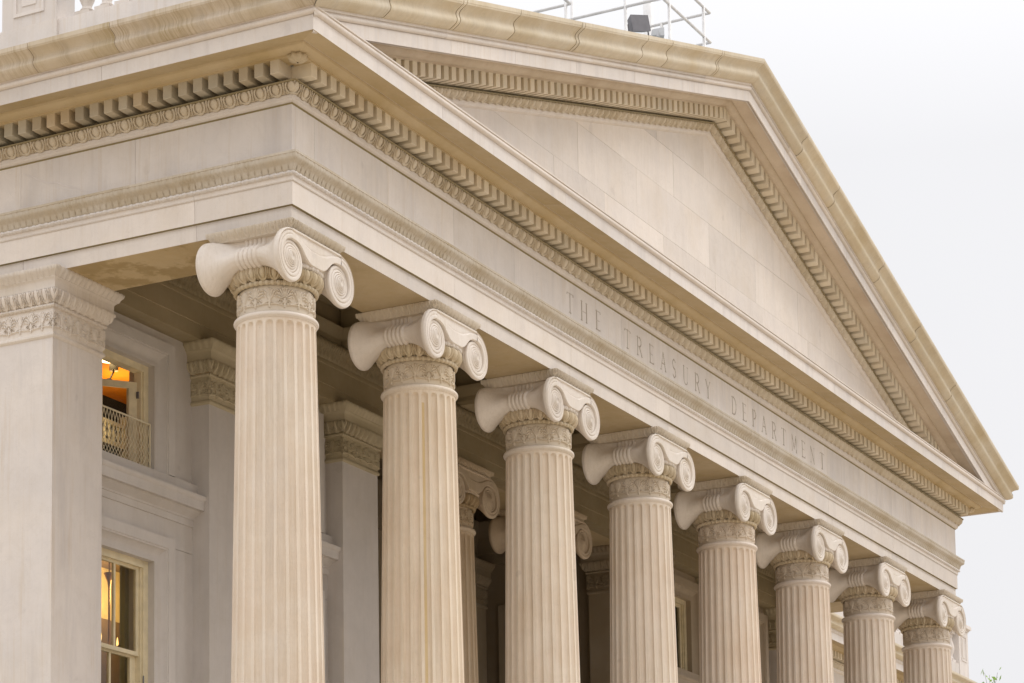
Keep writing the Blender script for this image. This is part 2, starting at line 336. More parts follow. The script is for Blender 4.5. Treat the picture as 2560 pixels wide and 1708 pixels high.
def relief_lathe(name, prof, mat, Hf, n, amp, period_n, phase=0, sub=1, smooth=50):
    pr = np.array(prof, float); L = np.concatenate([[0], np.cumsum(np.hypot(*np.diff(pr, axis=0).T))])
    q = np.linspace(0, L[-1], sub); pr = np.stack([np.interp(q, L, pr[:, 0]), np.interp(q, L, pr[:, 1])], -1); v = q/L[-1]
    tg = np.gradient(pr, axis=0); nr = np.stack([tg[:, 1], -tg[:, 0]], -1); nr /= np.linalg.norm(nr, axis=1)[:, None]
    th = np.linspace(0, 2*np.pi, n, endpoint=False); T, Vv = np.meshgrid(th, v, indexing='ij')
    h = amp*Hf(T/(2*np.pi)*period_n+phase, Vv); r = pr[:, 0]+h*nr[:, 0]; z = pr[:, 1]+h*nr[:, 1]
    return MB().grid(np.stack([r*np.cos(T), r*np.sin(T), z], -1), cu=True).mesh(name, mat, smooth)
def neck_mesh():
    n = 560; zs = np.linspace(9.885, 10.235, 54); th = np.linspace(0, 2*np.pi, n, endpoint=False); T, Z = np.meshgrid(th, zs, indexing='ij')
    W_ = 2*np.pi*.5/16
    h = .028*anthemion(T*.5, Z-9.925, W_); r = .502+h
    return MB().grid(np.stack([r*np.cos(T), r*np.sin(T), Z], -1), cu=True).mesh('neck_band', NECKB, 60)
NECK = neck_mesh()
BEAD = relief_lathe('bead_moulding', [(.515, 10.235)]+arc(.53, 10.262, .028, -80, 85, 6)+[(.535, 10.30)], NECKM, beads, 700, .016, 44, sub=12)
ECH = relief_lathe('echinus', [(.535, 10.298), (.568, 10.312), (.600, 10.345), (.618, 10.385), (.622, 10.43), (.612, 10.462)], NECKM, egg_dart, 24*24, .036, 24, .5, sub=26)
TOR = relief_lathe('guilloche_torus', arc(.592, 10.505, .034, -85, 95, 8)+[(.5, 10.545)], CAPM, beads, 700, .018, 36, sub=12)
ZC, ZT, CX = 10.49, 10.893, .615; KT = math.log(1/.62)
def rho(th): return .405*np.exp(-KT*th/(2*np.pi))
def volute_mesh(mir):
    nth = 96; ss = np.concatenate([np.linspace(0, .985, 26), np.linspace(1.0, 4.6, 87)]); th = np.linspace(0, 2*np.pi, nth)
    T, Sx = np.meshgrid(th, ss, indexing='ij'); r = rho(T)*np.exp(-KT*Sx); tot = Sx+T/(2*np.pi)
    fr1 = Sx-np.floor(Sx); w1 = sm((tot-.32)/.35)
    f2 = 2*Sx-np.floor(2*Sx); roll = .028*np.clip(1-(2*f2-1)**4, 0, 1)**.5
    d1 = np.minimum(fr1, 1-fr1); flatb = .024-.030*np.exp(-((fr1-.17)/.035)**2)-.024*np.exp(-(d1/.035)**2)
    floor_ = np.where(Sx < 1, -.040*T/(2*np.pi), -.040)+.045*sm((tot-1.2)/2.8)
    h = floor_+roll*w1+flatb*(1-w1)
    x = -np.sin(T)*r; z = np.cos(T)*r; P = np.stack([-CX+x, -.63-h, ZC+z], -1)
    if mir: P[..., 0] *= -1
    mb = MB(); mb.grid(P)
    e_ = P[:, -1]; c = np.array([[P[:, -1, 0].mean(), -.655, ZC]]); mb.add(np.concatenate([e_, c]), [(i, i+1, len(e_)) for i in range(len(e_)-1)])
    # rim back to the roll
    o_ = P[:, 0]; b2 = o_.copy(); b2[:, 1] = -.60; mb.grid(np.stack([o_, b2], 1))
    return mb.mesh('volute', CAPM, 50)
VOL = volute_mesh(0); VOR = volute_mesh(1)
def canalis_mesh():
    nx, nv_ = 70, 34; x = np.linspace(-CX, CX, nx); zin = ZC+float(rho(2*np.pi))
    q = .5-.5*np.cos(np.pi*np.clip(1-np.abs(x)/CX, 0, 1)); zb = zin+(ZC+.028-zin)*sm(q*1.05)
    z2 = ZT-.035-.13*sm((1-np.abs(x)/CX)*1.15)
    v = np.linspace(0, 1, nv_); X, Vv = np.meshgrid(x, v, indexing='ij'); ZB = zb[:, None]; Z = ZB+(ZT-ZB)*Vv
    d = Z-ZB; d2 = np.abs(Z-z2[:, None]); hh = .021-.020*np.exp(-(d/.006)**2)-.024*np.exp(-(d2/.009)**2)-.022*sm((Z-z2[:, None])/.012)*(1-sm((Z-ZT+.032)/.010))
    P = np.stack([X, -.63-hh, Z], -1); mb = MB(); mb.grid(P)
    lo = P[:, 0]; bk = lo.copy(); bk[:, 1] = -.38; mid = lo.copy(); mid[:, 1] = -.56; mid[:, 2] += -.0; mb.grid(np.stack([lo, mid, bk], 1))
    return mb.mesh('canalis', CAPM, 40)
CAN = canalis_mesh()
def resample(P, n):
    P = np.array(P, float); L = np.concatenate([[0], np.cumsum(np.linalg.norm(np.diff(P, axis=0), axis=1))]); q = np.linspace(0, L[-1], n)
    return np.stack([np.interp(q, L, P[:, k]) for k in range(P.shape[1])], -1)
def bolster_mesh(mir):
    n = 72; th = np.linspace(0, 2*np.pi, n); r = rho(th); face = np.stack([-CX-np.sin(th)*r, ZC+np.cos(th)*r], -1)
    mid = resample([(-.50, 10.892), (-.50, 10.82), (-.53, 10.77), (-.60, 10.735), (-.68, 10.70), (-.735, 10.655), (-.755, 10.60), (-.745, 10.545), (-.70, 10.495), (-.62, 10.465), (-.50, 10.46), (-.40, 10.47), (-.36, 10.6), (-.36, 10.76), (-.38, 10.86)], n)
    cen = np.array([-.58, 10.62]); BW = .17
    ys = np.concatenate([np.linspace(-.61, -.575, 4), np.linspace(-.56, -BW-.015, 16), np.linspace(-BW, BW, 41), np.linspace(BW+.015, .56, 16), np.linspace(.575, .61, 4)])
    rows = []
    for y in ys:
        ay = abs(y); w = np.clip((ay-BW)/(.575-BW), 0, 1)**1.7; Lp = mid*(1-w)+face*w
        if ay < BW+1e-6:
            q = (y+BW)/(2*BW)*5; fq = q-math.floor(q) if q < 5 else 1.; hb = .030*math.sqrt(max(0, 1-(2*fq-1)**2))-.004
            tg_ = np.gradient(Lp, axis=0); nn = np.stack([tg_[:, 1], -tg_[:, 0]], -1); nn /= np.linalg.norm(nn, axis=1)[:, None]+1e-9; nn *= np.sign(((Lp-cen)*nn).sum(1).mean()); Lp = Lp+nn*hb
        if .572 < ay < .58:
            dv = Lp-np.array([-CX, ZC]); Lp = Lp-dv/np.linalg.norm(dv, axis=1)[:, None]*.012
        rows.append(np.stack([Lp[:, 0], np.full(n, y), Lp[:, 1]], -1))
    P = np.array(rows)
    if mir: P[..., 0] *= -1
    return MB().grid(P, cv=True).mesh('bolster', CAPM, 40)
BOL = bolster_mesh(0); BOR = bolster_mesh(1)
def abacus_mesh():
    mb = MB(); pr = [(.595, 10.885), (.60, 10.90), (.625, 10.925), (.655, 10.96), (.67, 10.995), (.672, 11.018)]
    for D, O in (((1, 0), (0, -1)), ((0, 1), (1, 0)), ((-1, 0), (0, 1)), ((0, -1), (-1, 0))):
        mb.grid(run((0, 0, 0), D, O, pr, 0, 0, 1, 1, H=lesbian, period=.105, amp=.026, ns=190, sub=3))
    mb.box(-.60, .60, -.60, .60, 10.885, 11.0)
    mb.box(-.44, .44, -.55, .55, 10.50, 10.885)
    return mb.mesh('abacus', NECKB, 50)
ABA = abacus_mesh()
def make_column(label, cat, group, loc):
    r = empty('column', loc, label, cat, group)
    for nm, me in (('base', BASE), ('shaft', SH), ('astragal', ASTR), ('neck_band', NECK), ('bead_moulding', BEAD), ('echinus', ECH), ('guilloche_torus', TOR), ('bolster', BOL), ('bolster', BOR), ('volute', VOL), ('volute', VOR), ('canalis', CAN), ('abacus', ABA)):
        put(nm, me, r, world=False)
    for nm, me in (('volute', VOL), ('volute', VOR), ('canalis', CAN)):
        o = put(nm, me, r, world=False); o.rotation_euler = (0, 0, math.pi)
    return r
clabels = ['fluted column under the near left corner of the entablature, largest in the picture',
 'fluted column second from the left corner, tan tinted shaft with an ochre rain streak',
 'fluted column third from the left corner, standing left of the shaded inner pilaster',
 'fluted column fourth from the left corner, under the letters TREASURY',
 'fluted column fifth from the left corner, just before the shaded window recess',
 'fluted column sixth from the left corner, in front of the last pilaster of the portico wall',
 'fluted column second from the far right corner, with the distant wing cornice on both sides',
 'fluted column under the far right corner of the entablature, against the white sky']
ctint = [(1, .99, .98), (1.0, .965, .905), (1.0, .98, .95), (1, .98, .96), (1.01, .97, .94), (1, .975, .965), (.99, .97, .965), (.98, .96, .955)]
proto = None
for i, lb in enumerate(clabels):
    if proto is None: c = proto = make_column(lb, 'column', 'fluted Ionic columns along the portico front', (0, YC, 1.0))
    else:
        c = copy_tree(proto); c.location = (SP*i, YC, 1.0); c['label'] = lb
    for ch in c.children:
        k = 1.0 if ch.name.startswith(('volute', 'abacus', 'bolster', 'canalis')) else 1.0
        ch.color = (ctint[i][0], ctint[i][1], ctint[i][2], 1) if ch.name.startswith(('shaft', 'neck', 'astr')) else (1, 1, 1, 1)
# ochre rain streak down one flute of the second column
OCHRE = stone('ochre_rain_stain', (.66, .53, .33), (.60, .46, .25), stain_amt=.2, streak=.3, vein=0, rnd=0)
c2 = [o for o in bpy.data.objects if o.name.startswith('column') and o.parent is None and 'second from the left corner' in o['label']][0]
sh2 = [o for o in c2.children if o.name.startswith('shaft')][0]; m2 = sh2.data.copy(); sh2.data = m2; m2.materials.append(OCHRE)
tgt = (math.atan2(-18.1-YC, -28.57-SP)+.10) % (2*math.pi)
for p in m2.polygons:
    a_ = math.atan2(p.center.y, p.center.x) % (2*math.pi)
    if abs(a_-tgt) < .035 and 5.0 < p.center.z < 9.62: p.material_index = 1
for x, lb in ((11.7, 'shaded inner column seen between the second and third front columns'), (15.6, 'shaded inner column mostly hidden behind the third front column, one scroll showing right of it')):
    c = copy_tree(proto); c.location = (x, 3.94, 1.0); c['label'] = lb; c['group'] = 'inner columns of the recessed porch'
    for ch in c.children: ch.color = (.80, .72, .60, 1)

# ================================================================== ENTABLATURE
ent = empty('entablature', (13.65, 0, 12.02), 'carved marble entablature resting on the front columns, inscribed THE TREASURY DEPARTMENT', 'entablature')
def blocks(name, mat, prof, jointsF, jointsL, smooth=30, H=None, back=.0, **k):
    """cut a run into stones along front and left flank, with open joints"""
    g = .0025
    def bl(path, joints, s0, s1, m0, m1):
        js = [s0]+[j for j in joints if s0 < j < s1]+[s1]
        for a, b_ in zip(js[:-1], js[1:]):
            mm0 = m0 if a == s0 else 0; mm1 = m1 if b_ == s1 else 0
            a2 = a+(0 if a == s0 else g); b2 = b_-(0 if b_ == s1 else g)
            q = run(*path, prof, a2, b2, mm0, mm1, **k)
            mb = MB(); mb.grid(q)
            for row in ([q[0]] if not mm0 else [])+([q[-1]] if not mm1 else []):
                if name == 'corona_block': mb.add(row, [tuple(range(len(row)))]); continue
                inn = row.copy(); inn[:, :2] -= np.array(path[2])*.05; mb.grid(np.stack([row, inn], 0))
            put(name, mb.mesh(name, mat, smooth), ent)
    bl(FRONT, jointsF, 0, XR, 1, 1); bl(LEFT, jointsL, 0, YEND, 1, 0); bl(RIGHT, [], 0, YEND, 1, 0)
JF = [SP*k for k in range(1, 7)]; J2 = [.03+1.95*k for k in range(0, 14)]
# backing core so that no light leaks through the joints
mb = MB(); mb.box(-.44, XR+.44, -.44, .60, 12.10, 14.0); mb.box(-.44, .60, .6, YEND, 12.10, 14.0); mb.box(XR-.60, XR+.44, .6, YEND, 12.10, 14.0); put('core', mb.mesh('core', GREY), ent)
blocks('lower_fascia', MARBLE_W, [(.50, 12.02), (.508, 12.02), (.508, 12.245)], JF, [1.0, 3.9])
blocks('middle_fascia', MARBLE_W, [(.545, 12.252), (.545, 12.262), (.548, 12.572), (.562, 12.582)], JF, [1.0, 4.6])
blocks('upper_fascia', MARBLE_W, [(.562, 12.572), (.564, 12.585), (.566, 12.640)], JF, [1.0, 4.6])
sweep_obj('bead_moulding', MARBLE, ent, ring([(.566, 12.640), (.585, 12.648), (.597, 12.668), (.59, 12.69), (.57, 12.70)], H=beads, period=.11, amp=.012, step=.014), 50)
sweep_obj('leaf_moulding', CARVEL, ent, ring([(.572, 12.70), (.59, 12.715), (.60, 12.75), (.615, 12.79), (.65, 12.82), (.672, 12.84), (.68, 12.862), (.68, 12.90)], H=leaf_row, period=.105, amp=.020, step=.0095, sub=2), 50)
sweep_obj('crown_fillet', CARVEL, ent, ring([(.68, 12.895), (.692, 12.90), (.692, 12.93), (.60, 12.955), (.52, 12.96)]))
LEDGE = stone('dark_ledge_marble', (.30, .245, .125), (.24, .19, .085), stain_amt=.3, streak=0, vein=0, rnd=0)  # dark strips along the undersides of the ledges
sweep_obj('dark_ledge', LEDGE, ent, ring([(.500, 12.2465), (.546, 12.2505)]), 30)
sweep_obj('dark_ledge', LEDGE, ent, ring([(.545, 12.5745), (.565, 12.5805)]), 30)
sweep_obj('dark_ledge', LEDGE, ent, ring([(.536, 13.628), (.562, 13.640)]), 30)
# frieze stones; the inscribed ones get a carved face
FZ0, FZ1, FP = 12.955, 13.64, .537
LET = [('T', 7.83), ('H', 8.345), ('E', 8.876), ('T', 10.02), ('R', 10.50), ('E', 11.00), ('A', 11.49), ('S', 11.96), ('U', 12.46), ('R', 12.97), ('Y', 13.46), ('D', 14.68), ('E', 15.18), ('P', 15.67), ('A', 16.15), ('R', 16.66), ('T', 17.16), ('M', 17.71), ('E', 18.21), ('N', 18.71), ('T', 19.25)]
def arcpts(cx_, cy_, rx, ry, a0, a1, n=10): return [(cx_+rx*math.cos(math.radians(a0+(a1-a0)*i/n)), cy_+ry*math.sin(math.radians(a0+(a1-a0)*i/n))) for i in range(n+1)]
def glyph(c):
    T_, t_ = .017, .0105; s = []
    def L(a, b_, w=T_): s.append((a, b_, w))
    def PL(p, w=T_):
        for a, b_ in zip(p[:-1], p[1:]): s.append((a, b_, w))
    def serif(x, y, w=.045): s.append(((x-w, y), (x+w, y), t_*.9))
    h = .16
    if c == 'T': L((0, -h), (0, h)); L((-.11, h), (.11, h), t_); L((-.11, h), (-.11, h-.03), t_); L((.11, h), (.11, h-.03), t_); serif(0, -h)
    if c == 'H':
        for x in (-.09, .09): L((x, -h), (x, h)); serif(x, -h, .035); serif(x, h, .035)
        L((-.09, 0), (.09, 0), t_)
    if c in 'E': L((-.06, -h), (-.06, h)); L((-.09, h), (.08, h), t_); L((-.09, -h), (.085, -h), t_); L((-.06, 0), (.05, 0), t_); L((.08, h), (.08, h-.035), t_); L((.085, -h), (.085, -h+.035), t_)
    if c in 'RP':
        L((-.07, -h), (-.07, h)); serif(-.07, -h, .035); L((-.10, h), (0, h), t_); PL(arcpts(0, h/2+.0, .075, h/2, 90, -90), T_*.9); L((-.07, 0), (0, 0), t_)
        if c == 'R': L((0, 0), (.10, -h)); serif(.10, -h, .025)
    if c == 'A': L((-.10, -h), (0, h), t_); L((0, h), (.10, -h)); L((-.06, -.04), (.06, -.04), t_); serif(-.10, -h, .03); serif(.10, -h, .03)
    if c == 'S': PL(arcpts(0, h/2, .06, h/2, 30, 250), T_*.85); PL(arcpts(0, -h/2, .065, h/2, 110, -150), T_*.85); L((0-.02, .012), (.022, -.01), T_)
    if c == 'U': L((-.08, h), (-.08, -.07)); PL(arcpts(0, -.07, .08, .09, 180, 360), t_*1.1); L((.08, h), (.08, -.07), t_); serif(-.08, h, .03); serif(.08, h, .03)
    if c == 'Y': L((-.09, h), (0, 0)); L((.09, h), (0, 0), t_); L((0, 0), (0, -h)); serif(0, -h, .035); serif(-.09, h, .03); serif(.09, h, .03)
    if c == 'D': L((-.08, -h), (-.08, h)); L((-.11, h), (-.02, h), t_); L((-.11, -h), (-.02, -h), t_); PL(arcpts(-.02, 0, .115, h, 90, -90, 14), T_*.9)
    if c == 'M': L((-.11, -h), (-.10, h), t_); L((-.10, h), (0, -.1)); L((0, -.1), (.10, h), t_); L((.10, h), (.115, -h)); serif(-.11, -h, .025); serif(.115, -h, .025)
    if c == 'N': L((-.09, -h), (-.09, h), t_); L((-.09, h), (.09, -h)); L((.09, h), (.09, -h), t_); serif(-.09, -h, .025); serif(.09, h, .025)
    return s
js = [-FP]+J2[:]+[XR+FP]; js = sorted(set([j for j in js if -FP <= j <= XR+FP])); g = .002
ti = 0
for a, b_ in zip(js[:-1], js[1:]):
    if b_-a < .6 and a > -1 and a >= 0: continue
    if a == js[-2] and b_-a < .6: continue
    bb = b_ if b_ != js[-2] or (XR+FP-b_) > .6 else XR+FP
    carved = [(c, x) for c, x in LET if a-.2 < x < bb+.2]
    a2 = a+(g if a > -FP+.01 else 0); b2 = bb-(g if bb < XR+FP-.01 else 0); mb = MB()
    if carved:
        nx = int((b2-a2)/.010)+1; nz = 69; x = np.linspace(a2, b2, nx); z = np.linspace(FZ0, FZ1, nz); X, Z = np.meshgrid(x, z, indexing='ij'); D_ = np.zeros_like(X)
        for c, xc in carved:
            mk = np.abs(x-xc) < .17
            if not mk.any(): continue
            for p_, q_, w in glyph(c): D_[mk] = np.maximum(D_[mk], np.clip(1-(1-seg(X[mk]-xc, Z[mk]-13.283, p_, q_, w)**2)**.5, 0, 1)*(w/.017))
        P = np.stack([X, -FP+.016*D_, Z], -1); base = mb.n; mb.grid(P)
        dm = D_; fm = (dm[:-1, :-1]+dm[1:, :-1]+dm[1:, 1:]+dm[:-1, 1:])/4; mb.mi = (fm.reshape(-1) > .18).astype(int).tolist()
    else: mb.add([(a2, -FP, FZ0), (b2, -FP, FZ0), (b2, -FP, FZ1), (a2, -FP, FZ1)], [(0, 1, 2, 3)])
    for xe in (a2, b2):
        d_ = .0
        if abs(xe+FP) < .01 or abs(xe-XR-FP) < .01: continue
        mb.add([(xe, -FP, FZ0), (xe, -FP+.03, FZ0), (xe, -FP+.03, FZ1), (xe, -FP, FZ1)], [(0, 1, 2, 3)])
    put('frieze_block', mb.mesh('frieze_block', [MARBLE, ENGRAVED]), ent)
js = [-FP, 1.98, 3.93, 5.88, YEND]
for a, b_ in zip(js[:-1], js[1:]):
    mb = MB(); a2 = a+(g if a > -FP else 0); mb.add([(-FP, a2, FZ0), (-FP, b_-g, FZ0), (-FP, b_-g, FZ1), (-FP, a2, FZ1)], [(0, 1, 2, 3)])
    for ye in (a2, b_-g):
        if ye > -FP+.01: mb.add([(-FP, ye, FZ0), (-FP+.03, ye, FZ0), (-FP+.03, ye, FZ1), (-FP, ye, FZ1)], [(0, 1, 2, 3)])
    put('frieze_block', mb.mesh('frieze_block', MARBLE), ent)
mb = MB(); mb.add([(XR+FP, -FP, FZ0), (XR+FP, YEND, FZ0), (XR+FP, YEND, FZ1), (XR+FP, -FP, FZ1)], [(0, 1, 2, 3)]); put('frieze_block', mb.mesh('frieze_block', MARBLE), ent)
# pale chipped crack on the left flank of the frieze
crk = [(3.91, 13.52), (3.827, 13.48), (3.727, 13.431), (3.627, 13.365), (3.52, 13.324), (3.442, 13.283), (3.301, 13.266), (3.238, 13.233), (3.119, 13.181), (2.965, 13.122), (2.812, 13.035)]
mb = MB(); pts = resample([(y, z) for y, z in crk], 60); rr = random.Random(3)
pts[:, 1] += [rr.uniform(-.008, .008) for _ in pts]
w = [.004+.007*math.sin(math.pi*i/59)*rr.uniform(.6, 1.3) for i in range(60)]
mb.grid(np.array([[(-FP-.003, p[0], p[1]-w[i]), (-FP-.003, p[0], p[1]+w[i])] for i, p in enumerate(pts)]))
CRACK = flat('pale_crack_filler', (.74, .68, .65), .8); put('repaired_crack', mb.mesh('repaired_crack', CRACK), ent)
# bed mouldings
sweep_obj('bed_fillet', CARVE if False else MARBLE_W, ent, ring([(.52, 13.632), (.56, 13.645), (.585, 13.665), (.592, 13.69), (.598, 13.692), (.60, 13.738)]), 30)
sweep_obj('egg_and_dart', CARVE, ent, ring([(.60, 13.735), (.612, 13.742), (.637, 13.768), (.658, 13.805), (.672, 13.845), (.676, 13.878)], H=egg_dart, period=XR/112, amp=.038, phase=0, step=.010, sub=4), 50)
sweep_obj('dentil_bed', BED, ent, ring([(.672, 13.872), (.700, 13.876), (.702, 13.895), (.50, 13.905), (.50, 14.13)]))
def bevel_box(x0, x1, y0, y1, z0, z1, c=.006):
    mb = MB(); xs = [x0, x0+c, x1-c, x1]; 
    v = []; 
    # box with chamfered lower-front edges: rings along x
    def prof(ins): return [(y1, z1), (y0+ins, z1), (y0+ins*.0+ins, z0+c+0*ins), (y0+c+ins, z0+ins), (y1, z0+ins)]
    rows = [[(x, y, z) for y, z in prof(c if i in (0, 3) else 0)] for i, x in enumerate(xs)]
    mb.grid(np.array(rows)); mb.add([*rows[0]], [(0, 1, 2, 3, 4)]); mb.add([*rows[3]], [(0, 1, 2, 3, 4)]); return mb
DM = bevel_box(0, .147, 0, .36, 0, .19).mesh('dentil', DENT)                     # faces -Y
DML = DM.copy(); DML.materials[0] = DENTL
PD = .2436; r_ = random.Random(5)
for k in range(117):
    o = put('dentil', DM, ent); w = o.location.copy(); o.location = w+Vector((-.55+PD*k, -.858+r_.uniform(-.003, .003), 13.945+r_.uniform(-.004, .004))); o.scale = (r_.uniform(.96, 1.03), 1, 1)
for k in range(34):
    o = put('dentil', DML, ent); w = o.location.copy(); o.location = w+Vector((-.858+r_.uniform(-.004, .004), -.403+PD*k, 13.945+r_.uniform(-.004, .004))); o.rotation_euler = (0, 0, -math.pi/2+r_.uniform(-.02, .02)); o.scale = (r_.uniform(.95, 1.03), 1, r_.uniform(.97, 1.0))
for k in range(34):
    o = put('dentil', DM, ent); w = o.location.copy(); o.location = w+Vector((XR+.858, -.55+PD*k, 13.945)); o.rotation_euler = (0, 0, math.pi/2)
# corner anthemion bud between the dentils
def bud(name, x, y, z, par, s=1.):
    mb = MB(); n = 40; th = np.linspace(0, 2*np.pi, n, endpoint=False); rows = []
    for r0, zz in ((.02, -.10), (.05, -.098), (.10, -.085), (.145, -.05), (.165, -.01), (.16, .03), (.12, .05)):
        r = r0*(1+.16*np.cos(8*th)*(1 if zz > -.09 else .3)); rows.append(np.stack([x+s*r*np.cos(th), y+s*r*np.sin(th), np.full(n, z+s*zz)], -1))
    mb.grid(np.array(rows), cv=True); return put(name, mb.mesh(name, NECKM, 60), par)
bud('corner_bud', -.80, -.80, 14.12, ent, .75); bud('corner_bud', XR+.80, -.80, 14.12, ent, .75)
sweep_obj('upper_bed_moulding', SOFF, ent, ring([(.60, 14.128), (.875, 14.128), (.875, 14.15), (.895, 14.152), (.93, 14.155), (.975, 14.165), (1.02, 14.19), (1.035, 14.225)]), 30)
# corona: soffit + fascia stones
JC = [1.95*k-.9 for k in range(1, 15)]
blocks('corona_block', MARBLE, [(1.0, 14.225), (1.06, 14.222), (1.06, 14.206), (1.405, 14.150), (1.412, 14.13), (1.425, 14.13), (1.428, 14.331), (1.30, 14.335)], [2.0+3.9*k for k in range(7)], [1.9, 5.6])
for o in [o for o in ent.children if o.name.startswith('corona_block')]:       # soffit tone on the underside: stained stone, warm bounce and shade in its colour
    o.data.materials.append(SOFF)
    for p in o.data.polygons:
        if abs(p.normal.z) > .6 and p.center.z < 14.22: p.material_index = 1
sweep_obj('ovolo', MARBLE_W, ent, ring([(1.40, 14.333), (1.445, 14.340)]+arc(1.445, 14.375, .034, -85, 60, 6)+[(1.452, 14.42), (1.475, 14.425), (1.475, 14.442)]))
mb = MB(); mb.grid(run(*FRONT, [(1.475, 14.442), (.5, 14.485)], 0, XR, 1, 1)); mb.grid(run(*RIGHT, [(1.475, 14.442), (.5, 14.485)], 0, YEND, 1, 0)); put('cornice_top', mb.mesh('cornice_top', MARBLE_W), ent)
# left flank gutter moulding (cyma), stones with joints, and right flank
def cymap(z0, zt, p0=1.49, p1=1.725):
    pr = [(p0-.03, z0), (p0, z0)]
    h = zt-.06-z0; w_ = p1-p0-.01
    for i in range(13):
        q = i/12; pr.append((p0+.005+w_*(q-.0)+.055*math.sin(2*math.pi*q), z0+h*(q*.92+.0)+.0))
    pr += [(p1, zt-.065), (p1+.005, zt-.06), (p1+.005, zt), (1.2, zt+.02)]
    return pr
def cyma_blocks(path, joints, z0, zt, s0, s1, m0, m1, slope, par, mat, name):
    js = [s0]+[j for j in joints if s0 < j < s1]+[s1]; pr = cymap(z0, zt)
    for a, b_ in zip(js[:-1], js[1:]):
        q = run(*path, pr, a+(.004 if a != s0 else 0), b_-(.004 if b_ != s1 else 0), m0 if a == s0 else 0, m1 if b_ == s1 else 0, slope=slope)
        mb = MB(); mb.grid(q)
        for row in ([q[0]] if not (m0 and a == s0) else [])+([q[-1]] if not (m1 and b_ == s1) else []):
            inn = row.copy(); inn[:, :2] -= np.array(path[2])*.06; mb.grid(np.stack([row, inn], 0))
        put(name, mb.mesh(name, mat, 30), par)
cyma_blocks(LEFT, [1.55, 2.9, 5.0, 7.0], 14.43, 14.765, 0, YEND, 1, 0, 0, ent, CYMAL, 'gutter_block')
cyma_blocks(RIGHT, [3, 6], 14.43, 14.765, 0, YEND, 1, 0, 0, ent, CYMAL, 'gutter_block')

# ================================================================== PEDIMENT
ped = empty('pediment', (13.65, -.5, 14.49), 'triangular gable of pale marble blocks above the inscribed entablature', 'pediment')
MS = .2975; AX = 13.65
RL = ((AX, 0, 0), (1, 0), (0, -1)); RR = ((AX, 0, 0), (1, 0), (0, -1))
def rake(name, mat, prof, smooth=30, zs=None, full=False, sub=1, **k):
    """profile z is given at the apex; lower part may start inside"""
    st = k.pop('step', None); mb = MB()
    zt = max(z for p, z in prof)
    s_lo = -AX if full else -(zt-14.40)/MS
    m = 1 if full else 0
    mb.grid(run(*RL, prof, s_lo, 0, m, 0, slope=MS, step=st, sub=sub, **k)); mb.grid(run(*RR, prof, 0, -s_lo, 0, m, slope=-MS, step=st, sub=sub, **k))
    return put(name, mb.mesh(name, mat, smooth), ped)
# tympanum courses
TP = .55; ztop = 18.13
courses = [(14.40, 15.58), (15.58, 16.44), (16.44, 17.26), (17.26, 18.2)]
vj = [[2.6, 4.9, 7.3, 9.2, 11.6, 13.9, 16.2, 18.6, 20.9, 23.3, 25], [5.86, 8.2, 10.5, 13.65, 15.9, 18.1, 20.4, 22.4], [8.0, 9.9, 12.1, 15.2, 17.2, 19.3], [11.4, 13.5, 15.6]]
def clip_poly(poly, f):
    o_ = []
    for i in range(len(poly)):
        a, b_ = poly[i], poly[(i+1) % len(poly)]; fa, fb = f(a), f(b_)
        if fa >= 0: o_.append(a)
        if fa*fb < 0: t_ = fa/(fa-fb); o_.append((a[0]+(b_[0]-a[0])*t_, a[1]+(b_[1]-a[1])*t_))
    return o_
for (z0, z1), jl in zip(courses, vj):
    js = [-.6]+jl+[XR+.6]
    for a, b_ in zip(js[:-1], js[1:]):
        gg = .0020; poly = [(a+gg, z0+gg), (b_-gg, z0+gg), (b_-gg, z1-gg), (a+gg, z1-gg)]
        poly = clip_poly(poly, lambda p: ztop+MS*(p[0]-AX)-p[1]); poly = clip_poly(poly, lambda p: ztop-MS*(p[0]-AX)-p[1]) if poly else poly
        if len(poly) < 3: continue
        n = len(poly); yo = -TP+random.uniform(-.0015, .0015); v = [(x, yo, z) for x, z in poly]+[(x, -TP+.08, z) for x, z in poly]
        mb = MB(); mb.add(v, [tuple(range(n))]+[(i, (i+1) % n, n+(i+1) % n, n+i) for i in range(n)]); put('tympanum_block', mb.mesh('tympanum_block', MARBLE_W), ped)
mb = MB(); mb.add([(-.9, -TP+.07, 14.3), (XR+.9, -TP+.07, 14.3), (AX, -TP+.07, 18.6)], [(0, 1, 2)]); put('backing_wall', mb.mesh('backing_wall', GREY), ped)
rake('rake_fillet', MARBLE_W, [(.54, 18.085), (.575, 18.095), (.60, 18.115), (.608, 18.14), (.615, 18.142), (.617, 18.178)])
rake('egg_and_dart', CARVE, [(.617, 18.175), (.63, 18.182), (.658, 18.21), (.680, 18.243), (.695, 18.278), (.698, 18.302)], 50, H=egg_dart, period=.232, amp=.038, step=.0125, sub=3)
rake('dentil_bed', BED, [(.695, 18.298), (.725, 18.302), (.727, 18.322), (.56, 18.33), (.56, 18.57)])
def skew_dentil(sl):
    mb = bevel_box(0, .14, 0, .37, 0, .205); v = np.concatenate(mb.v); v[:, 2] += sl*v[:, 0]; mb.v = [v]; return mb.mesh('dentil', DENT)
DSL, DSR = skew_dentil(MS), skew_dentil(-MS); PR = .232
k = 0
while True:
    x = -.07-.14-.03-PR*k
    zt = 18.355+MS*x
    if zt < 14.25: break
    o = put('dentil', DSL, ped); w = o.location.copy(); o.location = w+Vector((AX+x, -.935, zt+0))
    o = put('dentil', DSR, ped); o.location = w+Vector((AX-x-.14, -.935, 18.355+MS*(x+.14)))
    k += 1
